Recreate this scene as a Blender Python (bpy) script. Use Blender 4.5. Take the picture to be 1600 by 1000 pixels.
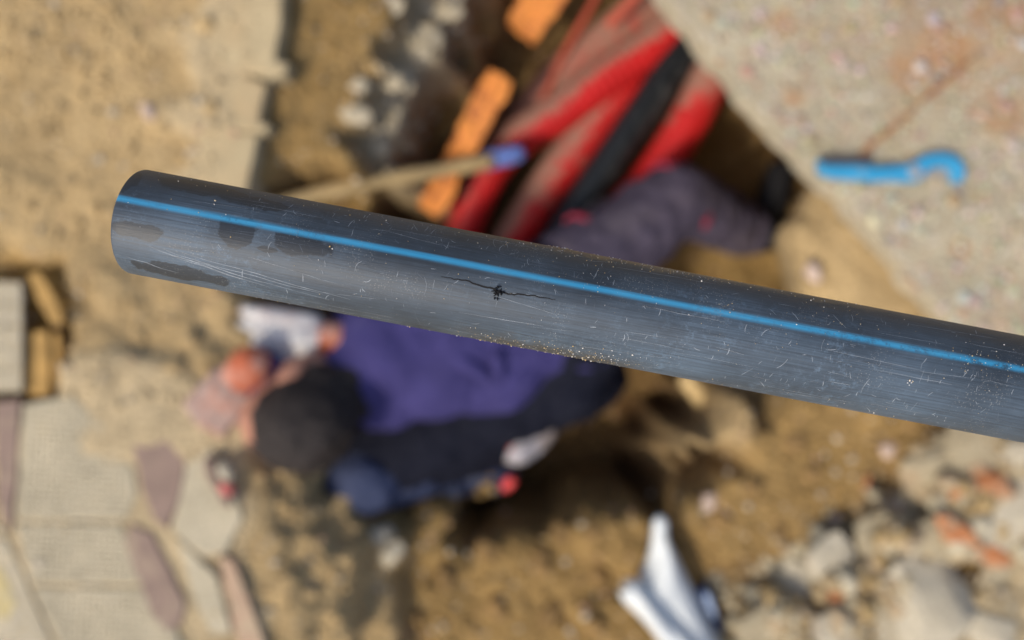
import bpy, bmesh, math, random
import numpy as np
from mathutils import Vector, Matrix, Quaternion

for o in list(bpy.data.objects):
    bpy.data.objects.remove(o)
SC = bpy.context.scene
COL = SC.collection
R = math.radians
rng = random.Random(7)
nr = np.random.RandomState(11)

# ------------------------------------------------------------------ camera
CAM_Z = 1.25                       # eye height over the pavement (z = 0), looking straight down
HFOV = R(70)
cam = bpy.data.cameras.new('camera')
cam.sensor_width = 36
cam.lens = 18 / math.tan(HFOV / 2)
cam.clip_start = 0.02
cam.clip_end = 300
cam.dof.use_dof = True
cam.dof.focus_distance = 0.213
cam.dof.aperture_fstop = 4.9
camo = bpy.data.objects.new('camera', cam)
COL.objects.link(camo)
camo.location = (0, 0, CAM_Z)
camo.rotation_euler = (0, 0, 0)
SC.camera = camo

# ------------------------------------------------------------------ light
SUN_EL = R(49)
SUN_AZ = R(228)
S = Vector((math.sin(SUN_AZ) * math.cos(SUN_EL), math.cos(SUN_AZ) * math.cos(SUN_EL), math.sin(SUN_EL)))
w = bpy.data.worlds.new("World")
SC.world = w
w.use_nodes = True
nt = w.node_tree
nt.nodes.clear()
sky = nt.nodes.new('ShaderNodeTexSky')
sky.sky_type = 'NISHITA'
sky.sun_disc = False
sky.sun_elevation = SUN_EL
sky.sun_rotation = SUN_AZ
sky.air_density = 0.8
sky.dust_density = 3.0
bg = nt.nodes.new('ShaderNodeBackground')
bg.inputs['Strength'].default_value = 0.15
wo = nt.nodes.new('ShaderNodeOutputWorld')
nt.links.new(sky.outputs[0], bg.inputs[0])
nt.links.new(bg.outputs[0], wo.inputs[0])
sl = bpy.data.lights.new('sun', 'SUN')
sl.energy = 2.1
sl.angle = R(7)
sl.color = (1.0, 0.91, 0.76)
so = bpy.data.objects.new('sun', sl)
COL.objects.link(so)
so.location = S * 6
so.rotation_euler = S.to_track_quat('Z', 'Y').to_euler()
SC.view_settings.view_transform = 'Standard'
SC.view_settings.look = 'None'
SC.view_settings.exposure = 0.38
SC.view_settings.gamma = 1.0
SC.view_settings.use_curve_mapping = False
SC.render.engine = 'CYCLES'

# ------------------------------------------------------------------ helpers
TAN = math.tan(HFOV / 2)


def K(z):
    return 2 * TAN * (CAM_Z - z) / 1600.0


def P(px, py, z=0.0):
    """survey point: where a feature at height z stands on the site"""
    k = K(z)
    return Vector(((px - 800) * k, (500 - py) * k, z))


def _hash(ix, iy, iz, seed):
    h = (ix.astype(np.int64) * 374761393 + iy.astype(np.int64) * 668265263 + iz.astype(np.int64) * 2147483647 + seed * 1274126177) & 0xFFFFFFFF
    h = ((h ^ (h >> 13)) * 1274126177) & 0xFFFFFFFF
    h = (h ^ (h >> 16)) & 0xFFFFFFFF
    return h.astype(np.float64) / 4294967295.0


def vnoise(p, scale, seed=0):
    """value noise in -1..1, p is N x 3"""
    q = np.asarray(p, float) * scale
    i = np.floor(q).astype(np.int64)
    f = q - i
    f = f * f * (3 - 2 * f)
    out = np.zeros(len(q))
    for dx in (0, 1):
        for dy in (0, 1):
            for dz in (0, 1):
                wgt = (f[:, 0] if dx else 1 - f[:, 0]) * (f[:, 1] if dy else 1 - f[:, 1]) * (f[:, 2] if dz else 1 - f[:, 2])
                out += wgt * _hash(i[:, 0] + dx, i[:, 1] + dy, i[:, 2] + dz, seed)
    return out * 2 - 1


def fbm(p, scale, octs=4, seed=0, gain=0.5):
    a, t, out = 1.0, 0.0, 0
    for o in range(octs):
        out = out + a * vnoise(p, scale * 2 ** o, seed + o * 17)
        t += a
        a *= gain
    return out / t


def tag(o, label=None, cat=None, group=None, kind=None):
    if label:
        o['label'] = label
    if cat:
        o['category'] = cat
    if group:
        o['group'] = group
    if kind:
        o['kind'] = kind
    return o


def mesh(name, verts, faces, mat=None, smooth=True):
    me = bpy.data.meshes.new(name)
    me.from_pydata([tuple(v) for v in verts], [], [tuple(f) for f in faces])
    me.update()
    if mat:
        me.materials.append(mat)
    if smooth:
        me.polygons.foreach_set('use_smooth', [True] * len(me.polygons))
    return me


def link(name, me, parent=None):
    o = bpy.data.objects.new(name, me)
    COL.objects.link(o)
    if parent is not None:
        o.parent = parent
        o.matrix_parent_inverse = Matrix.Translation(parent.location).inverted()
    return o


def empty(name, loc=(0, 0, 0)):
    o = bpy.data.objects.new(name, None)
    o.empty_display_size = 0.05
    COL.objects.link(o)
    o.location = loc
    return o


def color_attr(me, cols, name='tone'):
    a = me.attributes.new(name, 'FLOAT_COLOR', 'POINT')
    c = np.ones((len(me.vertices), 4), np.float32)
    c[:, :3] = cols
    a.data.foreach_set('color', c.ravel())


def verts_np(me):
    v = np.empty(len(me.vertices) * 3)
    me.vertices.foreach_get('co', v)
    return v.reshape(-1, 3)


def set_verts(me, v):
    me.vertices.foreach_set('co', np.asarray(v).ravel())
    me.update()


def normals_np(me):
    v = np.empty(len(me.vertices) * 3)
    me.vertices.foreach_get('normal', v)
    return v.reshape(-1, 3)


# ------------------------------------------------------------------ materials
class Mat:
    """small wrapper round a node tree"""
    def __init__(s, name, rough=0.8, base=(0.5, 0.5, 0.5)):
        s.m = bpy.data.materials.new(name)
        s.m.use_nodes = True
        s.t = s.m.node_tree
        s.b = s.t.nodes['Principled BSDF']
        s.b.inputs['Roughness'].default_value = rough
        s.b.inputs['Base Color'].default_value = (*base, 1)
        s.b.inputs['Specular IOR Level'].default_value = 0.3

    def n(s, t, **kw):
        nd = s.t.nodes.new(t)
        for k_, v in kw.items():
            setattr(nd, k_, v)
        return nd

    def l(s, a, b):
        s.t.links.new(a, b)

    def coord(s, what='Object'):
        return s.n('ShaderNodeTexCoord').outputs[what]

    def noise(s, scale, detail=4, rough=0.55, vec=None, dist=0.0):
        nd = s.n('ShaderNodeTexNoise')
        nd.inputs['Scale'].default_value = scale
        nd.inputs['Detail'].default_value = detail
        nd.inputs['Roughness'].default_value = rough
        nd.inputs['Distortion'].default_value = dist
        s.l(vec if vec is not None else s.coord(), nd.inputs['Vector'])
        return nd.outputs['Fac']

    def voro(s, scale, vec=None, out='Distance', feature='F1', rnd=1.0):
        nd = s.n('ShaderNodeTexVoronoi', feature=feature)
        nd.inputs['Scale'].default_value = scale
        nd.inputs['Randomness'].default_value = rnd
        s.l(vec if vec is not None else s.coord(), nd.inputs['Vector'])
        return nd.outputs[out]

    def mapping(s, vec, scale=(1, 1, 1), loc=(0, 0, 0), rot=(0, 0, 0)):
        nd = s.n('ShaderNodeMapping')
        nd.inputs['Scale'].default_value = scale
        nd.inputs['Location'].default_value = loc
        nd.inputs['Rotation'].default_value = rot
        s.l(vec, nd.inputs['Vector'])
        return nd.outputs[0]

    def ramp(s, fac, a, b, lo=0.0, hi=1.0):
        nd = s.n('ShaderNodeMapRange')
        nd.inputs['From Min'].default_value = a
        nd.inputs['From Max'].default_value = b
        nd.inputs['To Min'].default_value = lo
        nd.inputs['To Max'].default_value = hi
        s.l(fac, nd.inputs['Value'])
        return nd.outputs[0]

    def math(s, op, a, b=None):
        nd = s.n('ShaderNodeMath', operation=op)
        for i, v in enumerate((a, b)):
            if v is None:
                continue
            if isinstance(v, (int, float)):
                nd.inputs[i].default_value = v
            else:
                s.l(v, nd.inputs[i])
        return nd.outputs[0]

    def mix(s, fac, a, b, blend='MIX'):
        nd = s.n('ShaderNodeMix', data_type='RGBA', blend_type=blend)
        if isinstance(fac, (int, float)):
            nd.inputs[0].default_value = fac
        else:
            s.l(fac, nd.inputs[0])
        for sock, v in ((nd.inputs[6], a), (nd.inputs[7], b)):
            if isinstance(v, tuple):
                sock.default_value = (*v[:3], 1)
            else:
                s.l(v, sock)
        return nd.outputs[2]

    def attr(s, name='tone', out='Color'):
        return s.n('ShaderNodeAttribute', attribute_name=name).outputs[out]

    def color(s, v):
        if isinstance(v, tuple):
            s.b.inputs['Base Color'].default_value = (*v, 1)
        else:
            s.l(v, s.b.inputs['Base Color'])
        return s

    def rough(s, v):
        s.l(v, s.b.inputs['Roughness'])
        return s

    def bump(s, h, strength=0.4, dist=0.005):
        nd = s.n('ShaderNodeBump')
        nd.inputs['Strength'].default_value = strength
        nd.inputs['Distance'].default_value = dist
        s.l(h, nd.inputs['Height'])
        s.l(nd.outputs[0], s.b.inputs['Normal'])
        return s

    def vary(s, col, scale, lo=0.75, hi=1.2, detail=5):
        f = s.ramp(s.noise(scale, detail), 0.3, 0.7, lo, hi)
        g = s.n('ShaderNodeCombineColor')
        for i in range(3):
            s.l(f, g.inputs[i])
        return s.mix(1.0, col, g.outputs[0], 'MULTIPLY')


def soil_mat():
    M = Mat('soil', 0.95)
    c = M.attr()
    c = M.vary(c, 9, 0.86, 1.14, 6)
    c = M.vary(c, 70, 0.8, 1.2, 5)
    sp = M.ramp(M.voro(85), 0.16, 0.08)
    sp = M.math('MULTIPLY', sp, M.ramp(M.noise(20), 0.5, 0.62))
    c = M.mix(sp, c, (0.5, 0.43, 0.32))
    M.color(c)
    h = M.math('ADD', M.noise(60, 8, 0.65), M.math('MULTIPLY', M.voro(110), 0.5))
    M.bump(h, 0.7, 0.012)
    return M.m


def clod_mat():
    M = Mat('clods', 0.95)
    M.color(M.vary(M.attr(), 120, 0.8, 1.2))
    M.bump(M.noise(200, 5), 0.5, 0.004)
    return M.m


def concrete_mat(name, base, spot, scale=1.0, rust=0.0, stains=()):
    M = Mat(name, 0.9)
    c = M.vary(base if not isinstance(base, tuple) else M.mix(0.0, base, base), 12, 0.82, 1.15, 6)
    v = M.voro(62 * scale, out='Color')
    sep = M.n('ShaderNodeSeparateColor')
    M.l(v, sep.inputs[0])
    d = M.voro(62 * scale)
    isp = M.math('MULTIPLY', M.ramp(d, 0.42, 0.3), M.ramp(sep.outputs[0], 0.5, 0.55))
    c = M.mix(M.math('MULTIPLY', isp, 0.75), c, M.mix(sep.outputs[1], spot, tuple(0.55 * x for x in spot)))
    c = M.vary(c, 150, 0.8, 1.2)
    if rust:
        r = M.ramp(M.noise(3.2, 6, 0.6, dist=0.4), 0.49, 0.66)
        c = M.mix(M.math('MULTIPLY', r, rust), c, (0.34, 0.19, 0.09))
    for (sx_, sy_, sr) in stains:          # orange clay trodden onto the slab
        vm = M.n('ShaderNodeVectorMath', operation='DISTANCE')
        M.l(M.coord(), vm.inputs[0])
        vm.inputs[1].default_value = (sx_, sy_, 0)
        d_ = M.math('ADD', M.math('DIVIDE', vm.outputs['Value'], sr), M.ramp(M.noise(16, 6, 0.65), 0.25, 0.75, -0.6, 0.6))
        c = M.mix(M.math('MULTIPLY', M.ramp(d_, 1.1, 0.5), 0.75), c, (0.36, 0.19, 0.085))
    M.color(c)
    h = M.math('ADD', M.noise(90, 7, 0.65), M.math('MULTIPLY', isp, 0.25))
    M.bump(h, 0.55, 0.006)
    return M.m


def plain_mat(name, col, rough=0.8, scale=40, lo=0.8, hi=1.15, bump=0.25, dist=0.003, dust=None, spec=0.3):
    M = Mat(name, rough)
    c = M.vary(M.mix(0.0, col, col), scale, lo, hi)
    if dust:
        f = M.ramp(M.noise(dust[1], 6, 0.6), dust[2], dust[3])
        c = M.mix(M.math('MULTIPLY', f, dust[4] if len(dust) > 4 else 0.8), c, dust[0])
    M.color(c)
    if bump:
        M.bump(M.noise(scale * 4, 5), bump, dist)
    M.b.inputs['Specular IOR Level'].default_value = spec
    return M.m


def cloth_mat(name, col, dustcol, lo, hi, amount, rough=0.85):
    M = Mat(name, rough)
    c = M.vary(M.mix(0.0, col, col), 14, 0.85, 1.15)
    f = M.ramp(M.noise(9, 7, 0.65), lo, hi)
    c = M.mix(M.math('MULTIPLY', f, amount), c, dustcol)
    M.color(c)
    wv = M.n('ShaderNodeTexWave', wave_type='BANDS', bands_direction='DIAGONAL')
    wv.inputs['Scale'].default_value = 500
    M.l(M.coord(), wv.inputs['Vector'])
    M.bump(M.math('ADD', M.noise(35, 5), M.math('MULTIPLY', wv.outputs['Fac'], 0.1)), 0.35, 0.006)
    M.b.inputs['Specular IOR Level'].default_value = 0.15
    return M.m


def duct_mat(name, col, dustcol, rough=0.45):
    M = Mat(name, rough)
    d = M.attr('dust', 'Fac')
    d = M.math('ADD', d, M.ramp(M.noise(45, 6, 0.65), 0.2, 0.8, -0.3, 0.3))
    d = M.ramp(d, 0.38, 0.62)
    M.color(M.mix(M.math('MULTIPLY', d, 0.88), M.vary(M.mix(0.0, col, col), 18, 0.85, 1.1), dustcol))
    M.rough(M.ramp(d, 0, 1, rough, 0.9))
    return M.m


M_soil = soil_mat()
M_clod = clod_mat()
M_slab = concrete_mat('exposed_concrete', (0.385, 0.33, 0.225), (0.52, 0.46, 0.36), 1.0, 0.6, [(P(x_, y_).x, P(x_, y_).y, r_) for x_, y_, r_ in ((1480, 80, .06), (1590, 30, .09), (1420, 120, .05), (1570, 180, .05), (1240, 150, .025), (1500, 395, .025), (1225, 40, .03))])
M_conc = concrete_mat('broken_concrete', (0.335, 0.28, 0.18), (0.43, 0.38, 0.27), 1.3, 0.7)
M_pale = concrete_mat('pale_mortar', (0.43, 0.38, 0.28), (0.54, 0.49, 0.39), 1.3, 0.4)
M_mortar = concrete_mat('old_mortar', (0.43, 0.365, 0.25), (0.50, 0.44, 0.33), 1.3)
M_terra = plain_mat('terracotta', (0.40, 0.155, 0.06), 0.9, 40, 0.75, 1.2, 0.5, 0.004, ((0.40, 0.31, 0.2), 26, 0.44, 0.58, 0.75))
M_orange = plain_mat('orange_clay', (0.80, 0.30, 0.07), 0.8, 30, 0.75, 1.2, 0.4, 0.004, ((0.40, 0.13, 0.045), 30, 0.48, 0.6, 0.85))
M_stone = plain_mat('stone', (0.42, 0.33, 0.2), 0.9, 40, 0.75, 1.2, 0.5, 0.004)
M_sandclod = plain_mat('sand_lump', (0.40, 0.285, 0.14), 0.95, 40, 0.8, 1.15, 0.5, 0.004)
M_earth = plain_mat('damp_earth', (0.22, 0.135, 0.052), 0.95, 40, 0.7, 1.25, 0.6, 0.005)
M_stone_pink = plain_mat('pinkish_stone', (0.50, 0.38, 0.30), 0.9, 40, 0.8, 1.2, 0.5, 0.004)
M_wood = plain_mat('old_wood', (0.50, 0.36, 0.17), 0.8, 60, 0.8, 1.15, 0.3, 0.002)
M_red = duct_mat('red_duct', (0.50, 0.016, 0.016), (0.285, 0.175, 0.125))
M_black_duct = duct_mat('black_duct', (0.014, 0.016, 0.018), (0.06, 0.062, 0.06), 0.28)
M_redwire = plain_mat('red_wire', (0.42, 0.08, 0.045), 0.6)

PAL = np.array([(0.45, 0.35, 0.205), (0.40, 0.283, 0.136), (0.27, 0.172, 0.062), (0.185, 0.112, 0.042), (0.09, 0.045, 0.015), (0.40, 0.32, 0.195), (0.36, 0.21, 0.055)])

# ------------------------------------------------------------------ ground (one sheet, pit dug into it)
CP = []


def cp(z, c, *pts):
    for px, py in pts:
        v = P(px, py, z)
        CP.append((v.x, v.y, z, c))


# sandy bed on the left where the paving was lifted
cp(-0.045, 1, (0, 0), (100, 0), (200, 10), (300, 0), (60, 120), (180, 120), (280, 120), (80, 250), (200, 240), (280, 250), (100, 350), (220, 380), (300, 380), (150, 470), (260, 470), (-120, 0), (-120, 200), (-100, 350), (100, -150), (300, -150), (330, 430))
cp(-0.027, 0, (395, 10), (380, 100), (358, 190), (340, 270), (405, -80), (330, 20), (322, 100), (310, 190), (300, 270), (350, -80))
cp(-0.05, 1, (355, 480), (360, 540), (340, 500))
cp(-0.068, 2, (462, 20), (442, 110), (422, 190), (405, 260), (475, -80))
cp(-0.078, 2, (520, 40), (500, 130), (484, 220), (565, 60), (560, 160), (530, 250), (600, 110), (590, 20), (540, -80))
cp(-0.19, 5, (700, 5), (680, 40), (660, 75), (640, 110), (625, 150), (610, 190), (600, 230), (615, 258), (720, -50))
cp(-0.30, 2, (480, 330), (430, 350), (560, 310))
cp(-0.50, 2, (470, 430), (520, 420), (600, 400), (500, 480))
cp(-0.44, 2, (720, 100), (750, 40), (700, 190), (680, 230))
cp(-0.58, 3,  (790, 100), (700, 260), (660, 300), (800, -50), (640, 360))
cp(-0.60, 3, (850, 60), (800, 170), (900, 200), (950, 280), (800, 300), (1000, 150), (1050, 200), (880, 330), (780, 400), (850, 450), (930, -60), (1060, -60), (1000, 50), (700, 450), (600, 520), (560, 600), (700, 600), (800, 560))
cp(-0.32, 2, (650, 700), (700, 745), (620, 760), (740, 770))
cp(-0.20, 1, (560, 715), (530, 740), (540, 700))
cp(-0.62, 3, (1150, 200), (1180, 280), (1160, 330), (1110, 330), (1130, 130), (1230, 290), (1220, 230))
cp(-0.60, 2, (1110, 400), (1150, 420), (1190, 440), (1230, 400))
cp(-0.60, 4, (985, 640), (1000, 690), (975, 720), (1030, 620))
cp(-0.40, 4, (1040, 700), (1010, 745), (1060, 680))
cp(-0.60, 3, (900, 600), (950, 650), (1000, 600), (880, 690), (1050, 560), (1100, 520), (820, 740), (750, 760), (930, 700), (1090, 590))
# east bank below the slab
cp(-0.10, 2, (1420, 150), (1450, 250), (1500, 380), (1560, 480), (1600, 560), (1350, 60), (1280, -50), (1600, 300), (1700, 100), (1700, 400), (1400, -100))
# pavement bed, lower left
cp(-0.003, 0, (20, 700), (120, 760), (120, 880), (120, 960), (220, 900), (20, 960), (60, 680), (-120, 700), (-120, 900), (100, 1100), (250, 1100), (-60, 560), (-100, 480), (330, 840), (330, 920), (310, 760), (240, 740), (170, 660))
cp(0.003, 0, (190, 640), (235, 660), (150, 600), (180, 665), (290, 690), (320, 680))
cp(-0.004, 0, (230, 590), (300, 640), (340, 690), (260, 620), (200, 570), (150, 620))
cp(-0.034, 1, (60, 380), (20, 340), (130, 500), (200, 500), (120, 440), (280, 520), (40, 330), (230, 530))
cp(-0.006, 0, (150, 570), (180, 610), (110, 580))
cp(-0.075, 6, (100, 450), (104, 520), (62, 480), (55, 540), (60, 590), (70, 440), (85, 500), (88, 560))
cp(-0.02, 1, (150, 460), (150, 530), (330, 560))
cp(-0.008, 0, (360, 610), (365, 680), (355, 740), (372, 800))
cp(-0.012, 0, (350, 860), (385, 960), (400, 1050))
# soil slope below the man
cp(-0.02, 1, (420, 850), (440, 920), (450, 990), (405, 800), (395, 750))
cp(-0.055, 1, (470, 850), (500, 900), (540, 880), (520, 990), (440, 800), (480, 800), (430, 740), (460, 760))
cp(-0.11, 1, (545, 835), (510, 800), (520, 770), (490, 740))
cp(-0.16, 1, (580, 860), (600, 930), (590, 1000))
cp(-0.24, 2, (650, 900), (700, 880), (760, 870), (820, 860), (680, 970), (760, 960), (840, 940), (880, 870), (920, 900), (880, 990), (700, 1080))
cp(-0.20, 2, (950, 850), (1000, 830), (950, 960), (1040, 900), (900, 1080))
cp(-0.22, 2, (600, 800), (680, 810))
# bank on the right, below the pipe
cp(-0.15, 2, (1080, 800), (1150, 780), (1200, 700), (1250, 650), (1230, 780), (1300, 720), (1330, 650), (1400, 680), (1160, 840), (1220, 850), (1300, 780), (1420, 620), (1470, 600))
cp(-0.135, 1, (1072, 752), (1092, 722), (1112, 696), (1140, 668), (1168, 640), (1190, 622))
cp(-0.15, 3, (1480, 670), (1440, 730), (1520, 640))
cp(-0.18, 3, (1390, 770), (1320, 820), (1250, 870), (1170, 900), (1210, 890))
cp(-0.075, 5, (1300, 900), (1400, 840), (1500, 760), (1560, 700), (1240, 960), (1600, 800), (1500, 850), (1420, 920), (1550, 940), (1350, 980), (1600, 1000), (1640, 880), (1300, 1080), (1500, 1080))
cp(-0.12, 2, (1380, 870), (1480, 905), (1360, 960), (1510, 880), (1450, 720), (1380, 640))
CP = np.array(CP)


def ground_eval(x, y, detail=True):
    x = np.asarray(x, float).ravel()
    y = np.asarray(y, float).ravel()
    n = len(x)
    p3 = np.stack([x, y, np.zeros(n)], 1)
    # a little warp so borders wander
    wx = x + 0.018 * fbm(p3, 9, 3, 3)
    wy = y + 0.018 * fbm(p3, 9, 3, 4)
    z = np.zeros(n)
    col = np.zeros((n, 3))
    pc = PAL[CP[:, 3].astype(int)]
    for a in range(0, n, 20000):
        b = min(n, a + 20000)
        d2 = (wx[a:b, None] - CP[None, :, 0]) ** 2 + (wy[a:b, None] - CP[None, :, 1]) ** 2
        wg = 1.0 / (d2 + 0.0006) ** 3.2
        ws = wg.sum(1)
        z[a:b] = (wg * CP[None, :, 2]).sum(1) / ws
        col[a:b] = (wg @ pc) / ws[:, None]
    far = np.clip((np.maximum(np.abs(x) - 1.15, np.abs(y) - 0.8)) / 0.35, 0, 1)
    far = far * far * (3 - 2 * far)
    z = z * (1 - far) + (-0.03) * far
    col = col * (1 - far[:, None]) + PAL[0] * far[:, None]
    pit = np.clip((-z - 0.14) / 0.15, 0, 1)
    amp = (0.007 + 0.017 * pit) * (1 - 0.85 * far)
    tile = ((x < -0.50) & (y < -0.16) & (y < -0.1 - (x + 0.5) * -0.6))
    amp = np.where(tile, 0.0022, amp)
    if detail:
        z = z + amp * fbm(p3, 14, 5, 5, 0.6) + 0.25 * amp * np.abs(fbm(p3, 60, 3, 8))
    col = col * (1 + 0.16 * fbm(p3, 7, 4, 21))[:, None]
    return z, col


def axis(lo, hi, step, reach):
    c = list(np.arange(lo, hi + 1e-6, step))
    out = []
    d = step
    v = hi
    while v < reach:
        d *= 1.35
        v += d
        out.append(v)
    lowpart = []
    d = step
    v = lo
    while v > -reach:
        d *= 1.35
        v -= d
        lowpart.append(v)
    return np.array(lowpart[::-1] + c + out)


gx = axis(-1.25, 1.25, 0.0075, 60)
gy = axis(-0.85, 0.85, 0.0075, 60)
XX, YY = np.meshgrid(gx, gy, indexing='xy')
gz, gc = ground_eval(XX, YY)
gv = np.stack([XX.ravel(), YY.ravel(), gz], 1)
nx_, ny_ = len(gx), len(gy)
idx = np.arange(nx_ * ny_).reshape(ny_, nx_)
gf = np.stack([idx[:-1, :-1].ravel(), idx[:-1, 1:].ravel(), idx[1:, 1:].ravel(), idx[1:, :-1].ravel()], 1)
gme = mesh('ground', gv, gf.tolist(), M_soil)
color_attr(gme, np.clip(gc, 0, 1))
tag(link('ground', gme), 'sandy excavated ground with a rough pit dug into it', kind='structure')


# ------------------------------------------------------------------ shapes
def ico(sub=1):
    bm = bmesh.new()
    bmesh.ops.create_icosphere(bm, subdivisions=sub, radius=1)
    v = np.array([tuple(q.co) for q in bm.verts])
    f = [[q.index for q in fc.verts] for fc in bm.faces]
    bm.free()
    return v, f


ICO1, ICO2, ICO3 = ico(1), ico(2), ico(3)
ICO4 = ico(4)


def rot_rand(r):
    return np.array(Quaternion((r.gauss(0, 1), r.gauss(0, 1), r.gauss(0, 1), r.gauss(0, 1))).normalized().to_matrix())


def chunk_np(size, r, sub=3, cuts=9, flat=(1, 1, 0.7), rough=0.10):
    """fractured lump: sphere cut by random planes, then roughened"""
    v, f = {2: ICO2, 3: ICO3, 4: ICO4}[sub]
    v = v.copy()
    for _ in range(cuts):
        n = np.array([r.gauss(0, 1), r.gauss(0, 1), r.gauss(0, 1)])
        n /= np.linalg.norm(n)
        d = r.uniform(0.5, 0.85)
        s_ = v @ n
        over = s_ > d
        v[over] -= np.outer(s_[over] - d, n)
    v += (rough * fbm(v + r.random() * 50, 2.6, 4, 31))[:, None] * v
    v *= np.array(flat)
    v = v * size
    return v, f


def scatter_mesh(name, items, mat, base=ICO1):
    """many small lumps in one mesh: items = (pos, size3, rot3x3, colour)"""
    bv, bf = base
    bf = np.array(bf)
    V, F, C = [], [], []
    n = 0
    for pos, size, rot, colr in items:
        jit = 1 + 0.25 * nr.uniform(-1, 1, (len(bv), 1))
        V.append((bv * jit * size) @ rot.T + pos)
        F.append(bf + n)
        C.append(np.repeat(np.array(colr)[None], len(bv), 0))
        n += len(bv)
    me = mesh(name, np.concatenate(V), np.concatenate(F).tolist(), mat, True)
    color_attr(me, np.concatenate(C))
    return me


def densify(poly, step, jit, seed):
    out = []
    n = len(poly)
    for i in range(n):
        a, b = Vector(poly[i]), Vector(poly[(i + 1) % n])
        m = max(1, int((b - a).length / step))
        for k in range(m):
            out.append(a.lerp(b, k / m))
    arr = np.array([(q.x, q.y, 0) for q in out])
    arr[:, 0] += jit * fbm(arr, 35, 3, seed)
    arr[:, 1] += jit * fbm(arr, 35, 3, seed + 5)
    return [(q[0], q[1]) for q in arr]


def prism(name, poly, z0, z1, mat, bevel=0.0, seg=2):
    """closed plate with outline poly"""
    bm = bmesh.new()
    lo = [bm.verts.new((x, y, z0)) for x, y in poly]
    hi = [bm.verts.new((x, y, z1)) for x, y in poly]
    n = len(poly)
    bm.faces.new(hi)
    bm.faces.new(lo[::-1])
    for i in range(n):
        bm.faces.new((lo[i], lo[(i + 1) % n], hi[(i + 1) % n], hi[i]))
    bmesh.ops.recalc_face_normals(bm, faces=bm.faces)
    if bevel:
        es = [e for e in bm.edges if all(abs(q.co.z - z1) < 1e-6 for q in e.verts) or all(abs(q.co.z - z0) < 1e-6 for q in e.verts)]
        bmesh.ops.bevel(bm, geom=es, offset=bevel, segments=seg, affect='EDGES', profile=0.5)
    me = bpy.data.meshes.new(name)
    bm.to_mesh(me)
    bm.free()
    me.materials.append(mat)
    return me


def spline(pts, n):
    """Catmull-Rom through Vectors, n samples"""
    pts = [Vector(p) for p in pts]
    ext = [pts[0] * 2 - pts[1]] + pts + [pts[-1] * 2 - pts[-2]]
    out = []
    m = len(pts) - 1
    for i in range(n):
        t = i / (n - 1) * m
        k = min(int(t), m - 1)
        u = t - k
        a, b, c, d = ext[k], ext[k + 1], ext[k + 2], ext[k + 3]
        out.append(0.5 * ((2 * b) + (c - a) * u + (2 * a - 5 * b + 4 * c - d) * u * u + (3 * b - a - 3 * c + d) * u ** 3))
    return out


def tube_np(path, rad, seg=16, cap=True):
    """rad: number or list per point"""
    n = len(path)
    if not hasattr(rad, '__len__'):
        rad = [rad] * n
    V, F = [], []
    up = Vector((0, 0, 1))
    for i, p in enumerate(path):
        t = (path[min(i + 1, n - 1)] - path[max(i - 1, 0)]).normalized()
        s_ = t.cross(up)
        if s_.length < 1e-4:
            s_ = Vector((1, 0, 0))
        s_.normalize()
        u_ = s_.cross(t).normalized()
        for j in range(seg):
            a = 2 * math.pi * j / seg
            V.append(p + (s_ * math.cos(a) + u_ * math.sin(a)) * rad[i])
    for i in range(n - 1):
        for j in range(seg):
            F.append((i * seg + j, i * seg + (j + 1) % seg, (i + 1) * seg + (j + 1) % seg, (i + 1) * seg + j))
    if cap:
        F.append(tuple(range(seg))[::-1])
        F.append(tuple((n - 1) * seg + j for j in range(seg)))
    return V, F


# ------------------------------------------------------------------ concrete slab, right
SLAB_Z = 0.0
edge = [(1022, -30), (1060, 22), (1135, 112), (1195, 185), (1252, 252), (1300, 293), (1345, 345), (1400, 408), (1470, 492), (1530, 562), (1590, 640)]
slab_poly = [tuple(P(x, y).xy) for x, y in edge]
slab_poly = densify(slab_poly, 0.012, 0.010, 3)[:-1]
# remove the samples of the closing edge that densify() adds
last = P(1590, 640).xy
cut = min(range(len(slab_poly)), key=lambda i: (Vector(slab_poly[i]) - last).length)
slab_poly = slab_poly[:cut + 1] + [(2.6, -0.35), (2.6, 2.2), (0.05, 2.2)]
sme = prism('concrete_slab', slab_poly, -0.055, SLAB_Z, M_slab, 0.004, 2)
slab = link('concrete_slab', sme)
tag(slab, 'worn grey concrete pavement slab with exposed aggregate and rusty stains', kind='structure')


def in_poly(x, y, poly):
    c = False
    n = len(poly)
    j = n - 1
    for i in range(n):
        xi, yi = poly[i]
        xj, yj = poly[j]
        if (yi > y) != (yj > y) and x < (xj - xi) * (y - yi) / (yj - yi) + xi:
            c = not c
        j = i
    return c


items = []
agg_cols = [(0.50, 0.44, 0.34), (0.46, 0.39, 0.28), (0.39, 0.33, 0.24), (0.44, 0.33, 0.21), (0.33, 0.28, 0.2), (0.54, 0.49, 0.40), (0.42, 0.29, 0.18)]
while len(items) < 2600:
    x, y = rng.uniform(0.2, 1.05), rng.uniform(-0.12, 0.75)
    if not in_poly(x, y, slab_poly):
        continue
    s_ = min(0.016, 0.0035 * math.exp(abs(rng.gauss(0, 0.55))))
    items.append((np.array((x, y, 0.0005)), np.array((s_, s_ * rng.uniform(0.6, 1), s_ * 0.22)), np.array(Matrix.Rotation(rng.uniform(0, 6.28), 3, 'Z')), [c * rng.uniform(0.8, 1.1) for c in rng.choice(agg_cols)]))
tag(link('aggregate', scatter_mesh('aggregate', items, M_clod), slab), kind='stuff')

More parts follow.
